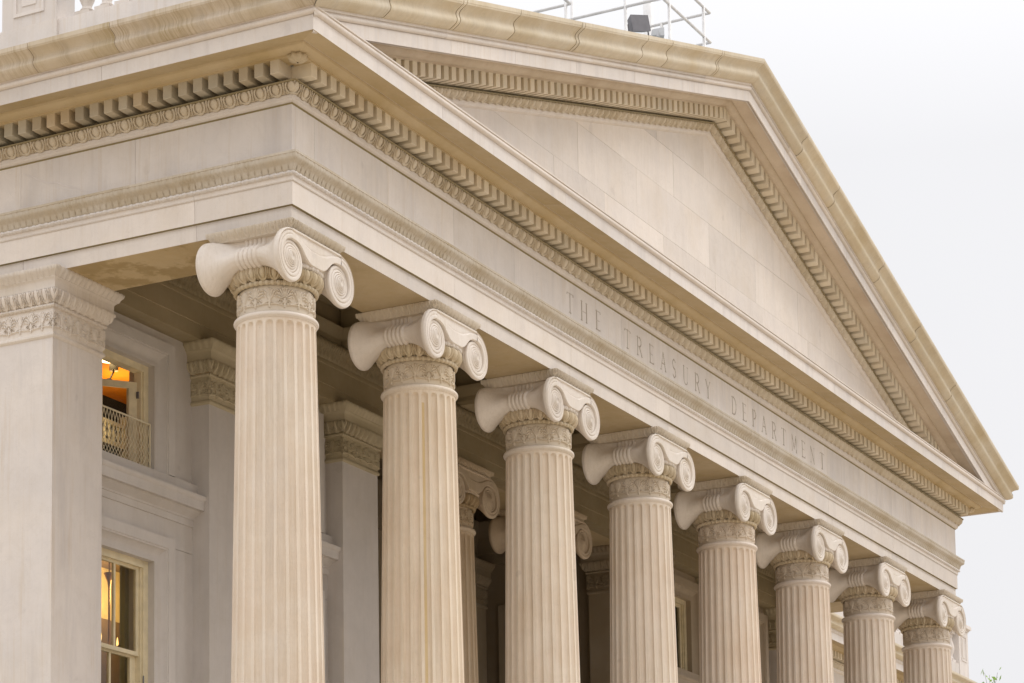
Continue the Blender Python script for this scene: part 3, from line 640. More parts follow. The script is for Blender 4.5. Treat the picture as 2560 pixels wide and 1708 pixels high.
mb = MB(); mb.add([(AX-.07, -.935, 18.335), (AX+.07, -.935, 18.335), (AX+.07, -.935, 18.54), (AX, -.935, 18.56), (AX-.07, -.935, 18.54), (AX-.07, -.68, 18.335), (AX+.07, -.68, 18.335), (AX+.07, -.68, 18.54), (AX, -.68, 18.56), (AX-.07, -.68, 18.54)], [(0, 1, 2, 3, 4), (0, 5, 6, 1), (1, 6, 7, 2), (0, 4, 9, 5)]); put('dentil', mb.mesh('dentil', DENT), ped)
rake('upper_bed_moulding', SOFFR, [(.62, 18.56), (.95, 18.56), (.95, 18.585), (.97, 18.588), (1.0, 18.60), (1.04, 18.625), (1.065, 18.665), (1.068, 18.69)])
rake('rake_soffit', SOFFR, [(1.068, 18.685), (1.07, 18.668), (1.36, 18.640), (1.365, 18.585), (1.395, 18.585)], full=False)
def rake_blocks(name, mat, prof, jl, jr, full=True):
    for path, joints, sg in ((RL, jl, 1), (RR, jr, -1)):
        s0, s1 = (-AX, 0) if sg == 1 else (0, AX); js = [s0]+sorted(j-AX for j in joints)+[s1]
        for a, b_ in zip(js[:-1], js[1:]):
            m0 = 1 if (a == s0 and sg == 1) else 0; m1 = 1 if (b_ == s1 and sg == -1) else 0
            q = run(*path, prof, a+(.003 if a != s0 else 0), b_-(.003 if b_ != s1 else 0), m0, m1, slope=MS*sg); mb = MB(); mb.grid(q)
            for row in ([q[0]] if not m0 else [])+([q[-1]] if not m1 else []):
                inn = row.copy(); inn[:, 1] += .05; mb.grid(np.stack([row, inn], 0))
            put(name, mb.mesh(name, mat, 30), ped)
rake_blocks('rake_corona_block', MARBLE, [(1.35, 18.585), (1.415, 18.585), (1.418, 18.78), (1.35, 18.782)], [2.3, 4.3, 6.4, 8.6, 10.6], [16.2, 18.6, 21, 23.4])
rake_blocks('rake_ovolo_block', MARBLE_W, [(1.39, 18.782), (1.43, 18.788)]+arc(1.43, 18.825, .037, -85, 60, 6)+[(1.44, 18.872), (1.463, 18.877), (1.463, 18.915), (1.44, 18.918)], [2.1, 4.6, 6.9, 9.4, 11.5], [15.5, 17.9, 20.4, 22.9, 25.2])
# raking gutter: profile widths as measured at the apex
prk = cymap(18.912, 19.325)
for sg, joints in ((1, [.25, 2.12, 2.22, 3.9, 5.99, 6.1, 8.5, 9.5, 11.65, 11.75]), (-1, [15.8, 17.45, 20.0, 22.2, 24.5])):
    path = RL; s0, s1 = (-AX, 0) if sg == 1 else (0, AX); js = [s0]+sorted(j-AX for j in joints)+[s1]
    for a, b_ in zip(js[:-1], js[1:]):
        m0 = 1 if (a == s0 and sg == 1) else 0; m1 = 1 if (b_ == s1 and sg == -1) else 0
        q = run(*path, prk, a+(.014 if a != s0 else 0), b_-(.014 if b_ != s1 else 0), m0, m1, slope=MS*sg); mb = MB(); mb.grid(q)
        for row in ([q[0]] if not m0 else [])+([q[-1]] if not m1 else []):
            inn = row.copy(); inn[:, 1] += .06; mb.grid(np.stack([row, inn], 0))
        put('gutter_block', mb.mesh('gutter_block', CYMA, 30), ped)
# end return of the right hand gutter is closed by its mitre; the roof behind
roof = empty('roof', (AX, 4, 15), 'low pitched metal roof behind the gable', 'roof')
mb = MB()
for sx in (-1, 1): mb.add([(AX, -1.25, 19.34), (AX+sx*(AX+1.25), -1.25, 19.34-MS*(AX+1.25)), (AX+sx*(AX+1.25), 9, 19.34-MS*(AX+1.25)), (AX, 9, 19.34)], [(0, 1, 2, 3)])
mb.add([(AX, 9, 19.34), (-1.25, 9, 14.9), (XR+1.25, 9, 14.9)], [(0, 1, 2)])
put('roof_sheet', mb.mesh('roof_sheet', ROOFM), roof)

# ================================================================== PILASTERS (antae)
def mitre_box(x0, x1, y0, y1, prof, faces='FLRB', **k):
    """runs around the rectangle; p measured outward"""
    o_ = []; cx0, cx1, cy0, cy1 = x0, x1, y0, y1
    def run(P0, D, O, prof, s0, s1, m0, m1, **kk):
        if 'period' in kk: kk['period'] = (s1-s0)/max(1, round((s1-s0)/kk['period']))
        return RUN(P0, D, O, prof, s0, s1, m0, m1, **kk)
    if 'F' in faces: o_.append(run((cx0, cy0, 0), (1, 0), (0, -1), prof, 0, cx1-cx0, 1, 1, **k))
    if 'L' in faces: o_.append(run((cx0, cy0, 0), (0, 1), (-1, 0), prof, 0, cy1-cy0, 1, 1 if 'B' in faces else 0, **k))
    if 'R' in faces: o_.append(run((cx1, cy0, 0), (0, 1), (1, 0), prof, 0, cy1-cy0, 1, 1 if 'B' in faces else 0, **k))
    if 'B' in faces: o_.append(run((cx1, cy1, 0), (-1, 0), (0, 1), prof, 0, cx1-cx0, 1, 1, **k))
    return o_
def pilaster(x0, x1, y0, y1, label, group, mat=GREY, faces='FLR', cmat=None, color=None):
    cmat = cmat or CAPM; r = empty('pilaster', ((x0+x1)/2, (y0+y1)/2, 1.0), label, 'pilaster', group)
    def sw(nm, m, prof, smooth=30, **k):
        mb = MB()
        for q in mitre_box(x0, x1, y0, y1, prof, faces, **k): mb.grid(q)
        o = put(nm, mb.mesh(nm, m, smooth), r)
        if color: o.color = (*color, 1)
    mb = MB(); mb.box(x0, x1, y0, y1, 1.55, 11.10); o = put('shaft', mb.mesh('shaft', mat), r)
    if color: o.color = (*color, 1)
    sw('base', mat, [(.14, 1.0), (.14, 1.18), (.10, 1.25), (.12, 1.35), (.05, 1.5), (0, 1.56)])
    sw('astragal', cmat, [(0, 11.075), (.018, 11.085), (.032, 11.105), (.03, 11.13), (.012, 11.15), (.004, 11.15)])
    # palmette frieze
    mb = MB()
    for q, (P0, D, O, L, on) in {'F': ((x0, y0), (1, 0), (0, -1), x1-x0, 'F' in faces), 'L': ((x0, y0), (0, 1), (-1, 0), y1-y0, 'L' in faces), 'R': ((x1, y0), (0, 1), (1, 0), y1-y0, 'R' in faces)}.items():
        if not on: continue
        W_ = L/max(1, round(L/.19)); ns = max(20, int(L/.008)); s = np.linspace(0, L, ns); z = np.linspace(11.15, 11.505, 42); Sg, Z = np.meshgrid(s, z, indexing='ij')
        h = .006+.024*anthemion(Sg, Z-11.185, W_); Sg = -h+(L+2*h)*(Sg/L); P = np.zeros(Sg.shape+(3,)); P[..., 0] = P0[0]+D[0]*Sg+O[0]*h; P[..., 1] = P0[1]+D[1]*Sg+O[1]*h; P[..., 2] = Z; mb.grid(P)
    o = put('palmette_band', mb.mesh('palmette_band', cmat, 60), r)
    if color: o.color = (*color, 1)
    sw('bead_moulding', cmat, [(.004, 11.505), (.03, 11.508), (.045, 11.525), (.04, 11.55), (.03, 11.558)], 50, H=beads, period=.075, amp=.010, step=.012)
    sw('egg_and_dart', cmat, [(.03, 11.556), (.055, 11.572), (.085, 11.61), (.11, 11.66), (.125, 11.705), (.128, 11.735)], 50, H=egg_dart, period=.14, amp=.024, step=.0065, sub=3)
    sw('cavetto', cmat, [(.10, 11.742), (.115, 11.742), (.117, 11.845), (.128, 11.865), (.15, 11.885), (.152, 11.895)])
    sw('leaf_abacus', cmat, [(.152, 11.895), (.165, 11.91), (.185, 11.94), (.215, 11.97), (.225, 12.0), (.225, 12.016), (.0, 12.017)], 50, H=lesbian, period=.1, amp=.018, step=.010)
    return r
AW = .57; FY = 3.38; BY = 4.53
pilaster(-.51, .63, FY, BY+4.2, 'smooth wide corner pilaster at the left edge, carved palmette capital', 'pilasters of the portico wall', MARBLE, 'FL', CAPM)
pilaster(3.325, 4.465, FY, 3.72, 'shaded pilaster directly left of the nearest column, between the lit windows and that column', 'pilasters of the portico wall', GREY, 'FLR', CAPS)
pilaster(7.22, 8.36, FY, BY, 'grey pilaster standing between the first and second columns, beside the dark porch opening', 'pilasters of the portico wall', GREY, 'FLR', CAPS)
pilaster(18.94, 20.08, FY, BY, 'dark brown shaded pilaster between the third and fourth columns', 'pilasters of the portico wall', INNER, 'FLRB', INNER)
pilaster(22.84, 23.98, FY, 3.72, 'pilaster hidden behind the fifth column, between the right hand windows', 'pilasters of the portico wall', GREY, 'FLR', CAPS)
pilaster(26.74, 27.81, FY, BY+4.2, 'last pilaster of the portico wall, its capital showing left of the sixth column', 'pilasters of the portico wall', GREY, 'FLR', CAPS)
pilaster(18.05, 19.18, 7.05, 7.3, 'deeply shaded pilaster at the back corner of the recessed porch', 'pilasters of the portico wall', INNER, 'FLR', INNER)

# ================================================================== WINDOWED WALLS
def framed(mb, x0, x1, z0, z1, w, y, prof, bottom=False):
    """stone architrave around an opening on a wall facing -Y; prof = [(distance outward from opening, projection)]"""
    rows = []
    for d, p in prof:
        rows.append([(x0-d, y-p, z0), (x0-d, y-p, z1+d), (x1+d, y-p, z1+d), (x1+d, y-p, z0)])
    mb.grid(np.array(rows))
def grille_mesh(x0, x1, z0, z1, y):
    mb = MB(); t_ = .009
    for p, q in (((x0, y, z0), (x1, y, z0)), ((x1, y, z0), (x1, y, z1)), ((x1, y, z1), (x0, y, z1)), ((x0, y, z1), (x0, y, z0))): mb.tube(p, q, .014, 6)
    H_ = z1-z0; wd = x1-x0; n = 19; pit = wd/n*1.0; L = H_*.50
    k = -int(L/pit)-2
    # straight diagonals in the lower half
    zm = z0+H_*.55
    for sgn in (1, -1):
        for k in range(-14, n+14):
            xa = x0+k*pit*1.0; pts = []
            for i in range(13):
                zq = z0+(z1-z0)*i/12; v = (zq-z0)/H_
                off = sgn*(v*1.15 if v < .55 else .6325+(v-.55)*.55)*H_*.62
                pts.append((xa+off, zq))
            for a, b_ in zip(pts[:-1], pts[1:]):
                if x0 <= min(a[0], b_[0]) and max(a[0], b_[0]) <= x1: mb.tube((a[0], y, a[1]), (b_[0], y, b_[1]), t_*.62, 4)
    return mb
def wall_bay(xa, xb, xc, label, color=None, lit=False, yb=7.0, y=3.70):
    r = empty('portico_wall', ((xa+xb)/2, y, 1.0), label, 'wall', 'windowed walls of the portico')
    hw = .74; ox0, ox1 = xc-hw, xc+hw
    def p(nm, mb, mat, smooth=None, parent=None):
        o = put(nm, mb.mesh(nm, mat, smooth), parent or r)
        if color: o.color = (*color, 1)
        return o
    for q in ((xa, ox0, 1.0, 12.02), (ox1, xb, 1.0, 12.02)):
        mb = MB(); mb.box(q[0], q[1], y, y+.45, q[2], q[3]); p('wall_stone', mb, GREY)
    for z0, z1 in ((11.46, 12.02), (8.50, 8.782), (8.788, 9.84), (1.0, 5.6)):
        mb = MB(); mb.box(ox0, ox1, y, y+.45, z0, z1); p('wall_stone', mb, GREY)
    mb = MB(); mb.box(ox1+.40, xb, y-.012, y+.01, 1.2, 8.782); mb.box(xa, ox0-.40, y-.012, y+.01, 1.2, 8.782); mb.box(xa, xb, y-.012, y+.01, 8.79, 9.20); p('wall_facing', mb, GREY)
    pf = [(-.005, -.16), (-.005, .012), (.05, .012), (.052, .004), (.065, .002), (.085, .006), (.13, .028), (.165, .058), (.185, .085), (.19, .10), (.215, .104), (.218, .116), (.36, .122), (.375, .122), (.375, 0)]
    for z0, z1 in ((9.84, 11.46), (5.6, 8.50)):
        mb = MB(); framed(mb, ox0, ox1, z0, z1, .38, y, pf); p('stone_surround', mb, GREY, 30)
    mb = MB(); mb.box(xa, xb, y-.11, y+.2, 9.635, 9.835); p('sill_block', mb, GREY)
    pr = [(0, 9.20), (.03, 9.20), (.035, 9.30), (.05, 9.305), (.055, 9.33), (.07, 9.345), (.12, 9.375), (.165, 9.41), (.17, 9.425), (.24, 9.425), (.245, 9.56), (.262, 9.575), (.275, 9.60), (.275, 9.635), (.1, 9.64)]
    o = p('sill_cornice', MB().grid(run((xa, y, 0), (1, 0), (0, -1), pr, 0, xb-xa)), GREY, 30)
    # windows
    win = []
    for z0, z1, kind in ((5.6, 8.50, 'sash'), (9.84, 11.46, 'casement')):
        mb = MB(); yy = y+.10
        for b_ in ((ox0, ox0+.12, z0, z1), (ox1-.12, ox1, z0, z1), (ox0+.12, ox1-.12, z1-.11, z1)): mb.box(b_[0], b_[1], yy, yy+.16, b_[2], b_[3])
        for b_ in ((ox0+.12, ox0+.155, z0, z1-.11), (ox1-.155, ox1-.12, z0, z1-.11)): mb.box(b_[0], b_[1], yy+.03, yy+.15, b_[2], b_[3])
        wf = p('window', mb, WOOD)
        if kind == 'sash':
            x0, x1 = ox0+.155, ox1-.155; zm = 7.10
            mb = MB(); mb.box(x0, x1, yy+.06, yy+.11, zm-.03, zm+.03); mb.box(x0, x0+.06, yy+.06, yy+.11, zm+.03, z1-.11); mb.box(x1-.06, x1, yy+.06, yy+.11, zm+.03, z1-.11); mb.box(x0+.06, x1-.06, yy+.06, yy+.11, z1-.15, z1-.11)
            mb.box(xc-.02, xc+.02, yy+.065, yy+.105, zm+.03, z1-.15); p('upper_sash', mb, WOOD, parent=wf)
            mb = MB(); mb.box(x0, x0+.09, yy+.12, yy+.17, z0, zm-.03); mb.box(x1-.13, x1, yy+.12, yy+.17, z0, zm-.03); mb.box(x0+.09, x1-.13, yy+.12, yy+.17, zm-.06, zm-.0); mb.box(xc-.045, xc-.005, yy+.125, yy+.165, z0, zm-.06); p('lower_sash', mb, WOOD, parent=wf)
            mb = MB(); mb.box(ox1-.135, ox1-.115, yy-.012, yy, 6.66, 6.78); p('latch', mb, LAMPG, parent=wf)
            for a, b_, c_, d_, yg in ((x0+.06, xc-.02, zm+.03, z1-.15, yy+.085), (xc+.02, x1-.06, zm+.03, z1-.15, yy+.085), (x0+.09, xc-.045, z0, zm-.06, yy+.145), (xc-.005, x1-.13, z0, zm-.06, yy+.145)):
                mb = MB(); mb.box(a, b_, yg-.002, yg+.002, c_, d_); p('pane', mb, glass, parent=wf)
        else:
            # transom and an inward opened casement leaf
            x0, x1 = ox0+.155, ox1-.155
            if lit:
                hx = x1; ang = math.radians(38); L = .62; dx, dy = -math.cos(ang), math.sin(ang)
                def leaf(s0, s1, a0, a1, th=.045):
                    v = []
                    for s in (s0, s1):
                        for q in (0, th):
                            for zq in (a0, a1): v.append((hx+dx*s-dy*q*0+q*math.sin(ang)*0, yy+.10+dy*s+q, zq))
                    return v
                F6 = [(0, 1, 3, 2), (4, 6, 7, 5), (0, 4, 5, 1), (2, 3, 7, 6), (0, 2, 6, 4), (1, 5, 7, 3)]
                mb = MB()
                for s0, s1, a0, a1 in ((0, .12, z0+.02, 11.20), (L-.1, L, z0+.02, 11.20), (.12, L-.1, 11.10, 11.20), (.12, L-.1, z0+.02, z0+.16)): mb.add(leaf(s0, s1, a0, a1), F6)
                p('open_casement', mb, WOOD, parent=wf)
                mb = MB(); mb.add([(hx+dx*s, yy+.12+dy*s, zq) for s in (.12, L-.1) for zq in (z0+.16, 11.10)], [(0, 1, 3, 2)]); p('pane', mb, glass, parent=wf)
                mb = MB(); mb.box(x1-.02, x1+.02, yy+.06, yy+.10, 10.95, 11.05); p('hinge', mb, LAMPG, parent=wf)
                p('window_grille', grille_mesh(ox0+.02, ox1-.02, 9.86, 10.57, y+.06), GRILLE)
            else:
                mb = MB(); mb.box(x0, x0+.07, yy+.06, yy+.11, z0, z1-.11); mb.box(x1-.07, x1, yy+.06, yy+.11, z0, z1-.11); mb.box(xc-.03, xc+.03, yy+.06, yy+.11, z0, z1-.18); mb.box(x0+.07, x1-.07, yy+.06, yy+.11, z1-.18, z1-.11); p('casement', mb, WOOD, parent=wf)
                for a, b_ in ((x0+.07, xc-.03), (xc+.03, x1-.07)):
                    mb = MB(); mb.box(a, b_, yy+.083, yy+.087, z0, z1-.18); p('pane', mb, glass, parent=wf)
    return r
wall_bay(.63, 3.325, 1.61, 'pale wall with two lit cream framed windows behind the corner pilaster', lit=True)
wall_bay(4.465, 7.22, 5.85, 'wall bay hidden behind the nearest column, end of its sill moulding showing right of the shaft')
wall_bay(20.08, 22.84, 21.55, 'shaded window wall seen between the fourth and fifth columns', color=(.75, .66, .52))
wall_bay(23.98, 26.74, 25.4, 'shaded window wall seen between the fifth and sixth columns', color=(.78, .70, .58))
# rooms behind the windows (dark or lit)
def room(name, label, x0, x1, y0, y1, z0, z1, wm, cm):
    r = empty(name, ((x0+x1)/2, (y0+y1)/2, z0), label, 'room')
    mb = MB(); mb.box(x0, x1, y1, y1+.1, z0, z1); put('back_wall', mb.mesh('back_wall', wm), r)
    mb = MB(); mb.box(x1, x1+.1, y0, y1, z0, z1); put('side_wall', mb.mesh('side_wall', wm), r)
    mb = MB(); mb.box(x0-.1, x0, y0, y1, z0, z1); put('side_wall', mb.mesh('side_wall', wm), r)
    mb = MB(); mb.box(x0, x1, y0, y1, z1, z1+.08); put('room_ceiling', mb.mesh('room_ceiling', cm), r)
    mb = MB(); mb.box(x0, x1, y0, y1, z0-.08, z0); put('room_floor', mb.mesh('room_floor', DARKI), r); return r
ur = room('upper_room', 'warm lit orange room behind the open upper window', .75, 7.5, 4.15, 6.6, 9.3, 12.02, ROOM, ROOM)
lr = room('lower_room', 'golden lit room behind the lower sash window', .75, 7.5, 4.15, 5.6, 5.0, 8.88, ROOML, DARKW)
mb = MB(); mb.box(2.2, 7.2, 5.0, 5.05, 10.98, 11.34); put('dark_board', mb.mesh('dark_board', DARKI), ur)
mb = MB(); mb.box(1.2, 7.4, 4.72, 4.80, 10.80, 10.86); put('stair_rail', mb.mesh('stair_rail', GRILLE), ur)
BALP = [(.03, 0), (.03, .02), (.018, .04), (.032, .08), (.038, .11), (.026, .16), (.016, .19), (.026, .21), (.018, .23), (.018, .26)]
bm = MB().lathe(BALP, 10).mesh('stair_baluster', GRILLE, 60)
for k in range(36):
    o = put('stair_baluster', bm, ur); o.location = o.location+Vector((1.3+.115*k, 4.76, 10.55))
mb = MB(); mb.box(1.2, 7.4, 4.72, 4.80, 10.48, 10.55); put('stair_string', mb.mesh('stair_string', GRILLE), ur)
mb = MB(); mb.box(1.2, 7.4, 4.9, 4.95, 9.3, 10.9); put('dark_screen', mb.mesh('dark_screen', DARKI), ur)
mb = MB(); mb.box(3.05, 3.16, 4.72, 4.83, 9.3, 11.0); put('newel_post', mb.mesh('newel_post', GRILLE), ur)
lp = empty('ceiling_lamp', (3.05, 5.0, 12.0), 'glowing lamp at the ceiling inside the open upper window', 'lamp')
mb = MB(); mb.lathe([(.0, 12.0), (.15, 11.99), (.17, 11.93), (.0, 11.90)], 24, (3.02, 5.0)); put('shade', mb.mesh('shade', BULB, True), lp)
mb = MB(); mb.lathe([(.0, 11.90), (.07, 11.89), (.07, 11.79), (.0, 11.78)], 16, (3.13, 5.0)); mb.tube((3.13, 5.0, 11.78), (3.02, 5.0, 11.62), .014); mb.lathe([(0, 11.64), (.05, 11.62), (.05, 11.56), (0, 11.52)], 12, (3.0, 5.0)); mb.tube((3.0, 5.0, 11.58), (3.5, 5.0, 11.60), .009); put('bracket', mb.mesh('bracket', LAMPG, 40), lp)
def plight(loc, e_, c, r=.15):
    l = bpy.data.lights.new('lamp_glow', 'POINT'); l.energy = e_; l.color = c; l.shadow_soft_size = r; o = bpy.data.objects.new('lamp_glow', l); COL.objects.link(o); o.location = loc; return o
plight((3.9, 5.5, 11.5), 26, (1, .56, .18)); plight((3.4, 4.95, 8.35), 40, (1, .72, .36)); plight((2.4, 4.5, 10.7), 3, (1, .75, .4))
mb = MB(); mb.box(2.2, 7.4, 5.54, 5.59, 5.0, 8.06); put('wainscot', mb.mesh('wainscot', DARKW), lr)
ch = empty('pendant_lamp', (3.03, 5.0, 8.6), 'brass pendant lamp hanging behind the left pane of the lower window', 'lamp')
mb = MB(); mb.lathe([(0, 8.62), (.085, 8.60), (.07, 8.56), (.03, 8.47), (.016, 8.36), (.016, 7.5), (.05, 7.42), (.02, 7.36), (0, 7.34)], 16, (3.03, 5.0)); mb.tube((3.03, 5, 8.6), (3.03, 5, 8.88), .01); put('stem', mb.mesh('stem', BRASS, 50), ch)
for k in range(6):
    a = k*math.pi/3+.2; c_ = (3.03+.30*math.cos(a), 5.0+.30*math.sin(a)); mb = MB(); mb.tube((3.03, 5.0, 7.40), (c_[0], c_[1], 7.45), .012); mb.lathe([(0, 7.43), (.03, 7.45), (.03, 7.48), (0, 7.49)], 8, c_); put('lamp_arm', mb.mesh('lamp_arm', BRASS, 50), ch)
    mb = MB(); mb.lathe([(0, 7.49), (.012, 7.51), (.018, 7.57), (.008, 7.64), (0, 7.67)], 8, c_); put('candle_bulb', mb.mesh('candle_bulb', BULB2, True), ch)
def curtain(x0, x1, y, z0, z1, par):
    x = np.linspace(x0, x1, 60); z = np.array([z0, z1]); X, Z = np.meshgrid(x, z, indexing='ij'); return put('curtain', MB().grid(np.stack([X, y+.03*np.sin(X*60), Z], -1)).mesh('curtain', CURT, True), par)
curtain(2.22, 2.9, 4.19, 5.0, 8.6, lr)
for x0, x1, nm in ((20.3, 22.7, 'dim room behind the window between the fourth and fifth columns'), (24.1, 26.6, 'dim room behind the window between the fifth and sixth columns')):
    room('dim_room', nm, x0, x1, 4.16, 6.5, 5.0, 12.0, CEIL, CEIL)

# ================================================================== RECESSED PORCH
rp = empty('porch_recess', (13.65, 6, 1.0), 'dark recessed porch behind the inner columns', 'porch')
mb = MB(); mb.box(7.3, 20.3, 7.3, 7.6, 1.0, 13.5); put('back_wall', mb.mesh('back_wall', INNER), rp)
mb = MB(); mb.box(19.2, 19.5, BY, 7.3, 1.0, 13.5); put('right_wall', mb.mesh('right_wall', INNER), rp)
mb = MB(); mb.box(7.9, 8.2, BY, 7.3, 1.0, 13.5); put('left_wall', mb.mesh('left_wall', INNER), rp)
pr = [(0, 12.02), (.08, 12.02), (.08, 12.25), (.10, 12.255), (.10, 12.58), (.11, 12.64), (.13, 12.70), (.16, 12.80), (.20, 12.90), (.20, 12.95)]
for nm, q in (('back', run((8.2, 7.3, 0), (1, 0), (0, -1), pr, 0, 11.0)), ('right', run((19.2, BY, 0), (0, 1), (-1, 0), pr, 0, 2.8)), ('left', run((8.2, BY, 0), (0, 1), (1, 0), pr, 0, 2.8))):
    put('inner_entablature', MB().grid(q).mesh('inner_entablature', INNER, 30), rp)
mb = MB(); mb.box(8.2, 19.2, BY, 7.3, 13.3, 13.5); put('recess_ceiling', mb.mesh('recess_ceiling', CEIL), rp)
for x in (10.2, 13.65, 17.1):
    mb = MB(); framed(mb, x-.8, x+.8, 2.0, 8.6, .3, 7.3, [(-.005, -.1), (-.005, .03), (.08, .04), (.2, .09), (.28, .1), (.28, 0)]); put('door_surround', mb.mesh('door_surround', INNER), rp)
    mb = MB(); mb.box(x-.8, x+.8, 7.24, 7.29, 2.0, 8.6); put('dark_door', mb.mesh('dark_door', DARKI), rp)
for z in (10.9, 7.2):                                                     # surrounds on the right hand wall
    mb = MB(); rows = []
    for d, p_ in ((0, .0), (0, .05), (.12, .07), (.22, .10), (.22, 0)): rows.append([(19.2-p_, 5.2-d, z-2.2), (19.2-p_, 5.2-d, z+d), (19.2-p_, 6.5+d, z+d), (19.2-p_, 6.5+d, z-2.2)])
    mb.grid(np.array(rows)); put('side_surround', mb.mesh('side_surround', INNER), rp)
mb = MB(); mb.box(18.95, 19.2, BY, 7.3, 4.95, 5.2); put('dado_rail', mb.mesh('dado_rail', INNER), rp)

# ================================================================== PORTICO CEILING
pc = empty('portico_ceiling', (13.65, 2, 12.95), 'dark coffered stone ceiling of the portico behind the front columns', 'ceiling')
IB = ((0, FY, 0), (1, 0), (0, -1))
iap = [(-.33, 12.02), (0, 12.02), (0, 12.245), (.014, 12.25), (.014, 12.575), (.022, 12.58), (.03, 12.62), (.024, 12.655)]
put('inner_architrave', MB().grid(run(*IB, iap, .60, XR-.60)).mesh('inner_architrave', CEIL, 30), pc)
put('architrave_crown', MB().grid(run(*IB, [(.024, 12.655), (.04, 12.68), (.06, 12.75), (.09, 12.82), (.125, 12.87), (.13, 12.93), (.02, 12.95)], .60, XR-.60, H=egg_dart, period=.13, amp=.025, step=.016, sub=2)).mesh('architrave_crown', CEIL, 50), pc)
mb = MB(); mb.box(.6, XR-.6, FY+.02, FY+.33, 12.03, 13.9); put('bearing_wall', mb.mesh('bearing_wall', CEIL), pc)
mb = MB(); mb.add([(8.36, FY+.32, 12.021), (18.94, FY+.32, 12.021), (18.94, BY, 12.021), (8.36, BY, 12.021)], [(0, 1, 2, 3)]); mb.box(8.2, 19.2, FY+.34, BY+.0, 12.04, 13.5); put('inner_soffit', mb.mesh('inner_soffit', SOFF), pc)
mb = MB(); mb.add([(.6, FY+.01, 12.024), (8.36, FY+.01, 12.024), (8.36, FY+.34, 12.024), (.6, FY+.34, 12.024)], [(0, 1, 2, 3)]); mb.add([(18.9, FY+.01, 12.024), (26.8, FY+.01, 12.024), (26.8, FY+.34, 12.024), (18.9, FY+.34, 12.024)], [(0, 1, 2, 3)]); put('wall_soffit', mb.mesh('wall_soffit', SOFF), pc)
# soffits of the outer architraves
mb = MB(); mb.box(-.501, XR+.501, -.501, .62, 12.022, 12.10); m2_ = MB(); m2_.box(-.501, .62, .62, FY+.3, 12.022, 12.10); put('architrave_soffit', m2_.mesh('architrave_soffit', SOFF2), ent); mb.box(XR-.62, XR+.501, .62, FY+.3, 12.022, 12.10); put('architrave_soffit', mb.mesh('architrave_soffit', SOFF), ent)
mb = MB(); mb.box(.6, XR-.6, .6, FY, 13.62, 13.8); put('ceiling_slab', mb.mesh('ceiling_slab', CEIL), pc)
mb = MB(); mb.box(.61, XR-.61, .60, .66, 12.05, 13.62); put('rear_architrave_face', mb.mesh('rear_architrave_face', CEIL), pc)
for k in range(8):
    x = SP*k; a, b_ = max(.66, x-.6), min(XR-.66, x+.6)
    if b_ > a:
        mb = MB(); mb.box(a, b_, .66, FY, 12.96, 13.62); put('ceiling_beam', mb.mesh('ceiling_beam', CEIL), pc)
    if k < 7:
        x0, x1 = x+.6, x+SP-.6; mb = MB()
        for q in [run((x0, .66, 0), (0, 1), (1, 0), [(0, 12.97), (.03, 13.02), (.03, 13.10), (.10, 13.2), (.12, 13.28), (.0, 13.3)], 0, FY-.66), run((x1, .66, 0), (0, 1), (-1, 0), [(0, 12.97), (.03, 13.02), (.03, 13.10), (.10, 13.2), (.12, 13.28), (.0, 13.3)], 0, FY-.66), run((x0, FY-.0, 0), (1, 0), (0, -1), [(0, 12.97), (.03, 13.02), (.03, 13.10), (.10, 13.2), (.12, 13.28), (.0, 13.3)], 0, x1-x0)]: mb.grid(q)
        put('coffer_moulding', mb.mesh('coffer_moulding', CEIL, 30), pc)

# ================================================================== WING BEHIND, RIGHT
YW = 8.33
wing = empty('wing_building', (42, YW, -1.7), 'long marble wing behind the far right columns, dentilled cornice and attic parapet', 'building')
WX0, WX1 = XR+.45, 60.
WP = ((0, YW-.0, 0), (1, 0), (0, -1))
mb = MB(); mb.box(WX0-2, WX1, YW-.0, YW+12, -1.7, 12.0); put('wall', mb.mesh('wall', MARBLE_W), wing)
for x in range(7):
    xx = 30+x*4.6; mb = MB(); mb.box(xx, xx+1.1, YW-.16, YW+.01, -1.7, 12.0); put('wall_pilaster', mb.mesh('wall_pilaster', MARBLE_W), wing)
    mb = MB(); framed(mb, xx+2.1, xx+3.6, 5.6, 8.5, .3, YW, [(0, -.1), (0, .03), (.2, .08), (.3, .09), (.3, 0)]); o = put('window', mb.mesh('window', MARBLE_W), wing)
    mb = MB(); mb.box(xx+2.1, xx+3.6, YW-.02, YW+.005, 5.6, 8.5); put('pane', mb.mesh('pane', glass), o).location = (0, 0, 0)
off = -FP+.0
def wp(prof): return [(p+off+.0, z) for p, z in prof]
put('architrave', MB().grid(run(*WP, wp([(.45, 12.0), (.51, 12.02), (.51, 12.25), (.545, 12.26), (.548, 12.58), (.565, 12.64), (.60, 12.72), (.68, 12.86), (.69, 12.93), (.53, 12.96), (.537, 13.64)]), WX0-2, WX1, 0, 1)).mesh('architrave', MARBLE_W, 30), wing)
put('frieze_crown', MB().grid(run(*WP, wp([(.537, 13.632), (.59, 13.665), (.598, 13.69), (.60, 13.738)]), WX0-2, WX1, 0, 1)).mesh('frieze_crown', MARBLE_W, 30), wing)
put('egg_and_dart', MB().grid(run(*WP, wp([(.60, 13.735), (.635, 13.77), (.665, 13.835), (.672, 13.87), (.71, 13.875), (.71, 13.915)]), WX0-2, WX1-8, 0, 0, H=egg_dart, period=.2436, amp=.03, step=.03)).mesh('egg_and_dart', CARVE, 50), wing)
put('cornice', MB().grid(run(*WP, wp([(.60, 13.92), (.60, 14.128), (.875, 14.128), (.875, 14.15), (.93, 14.155), (1.035, 14.225), (1.06, 14.206), (1.40, 14.150), (1.425, 14.13), (1.428, 14.331), (1.44, 14.34)]), WX0-2, WX1, 0, 1)).mesh('cornice', SOFF, 30), wing)
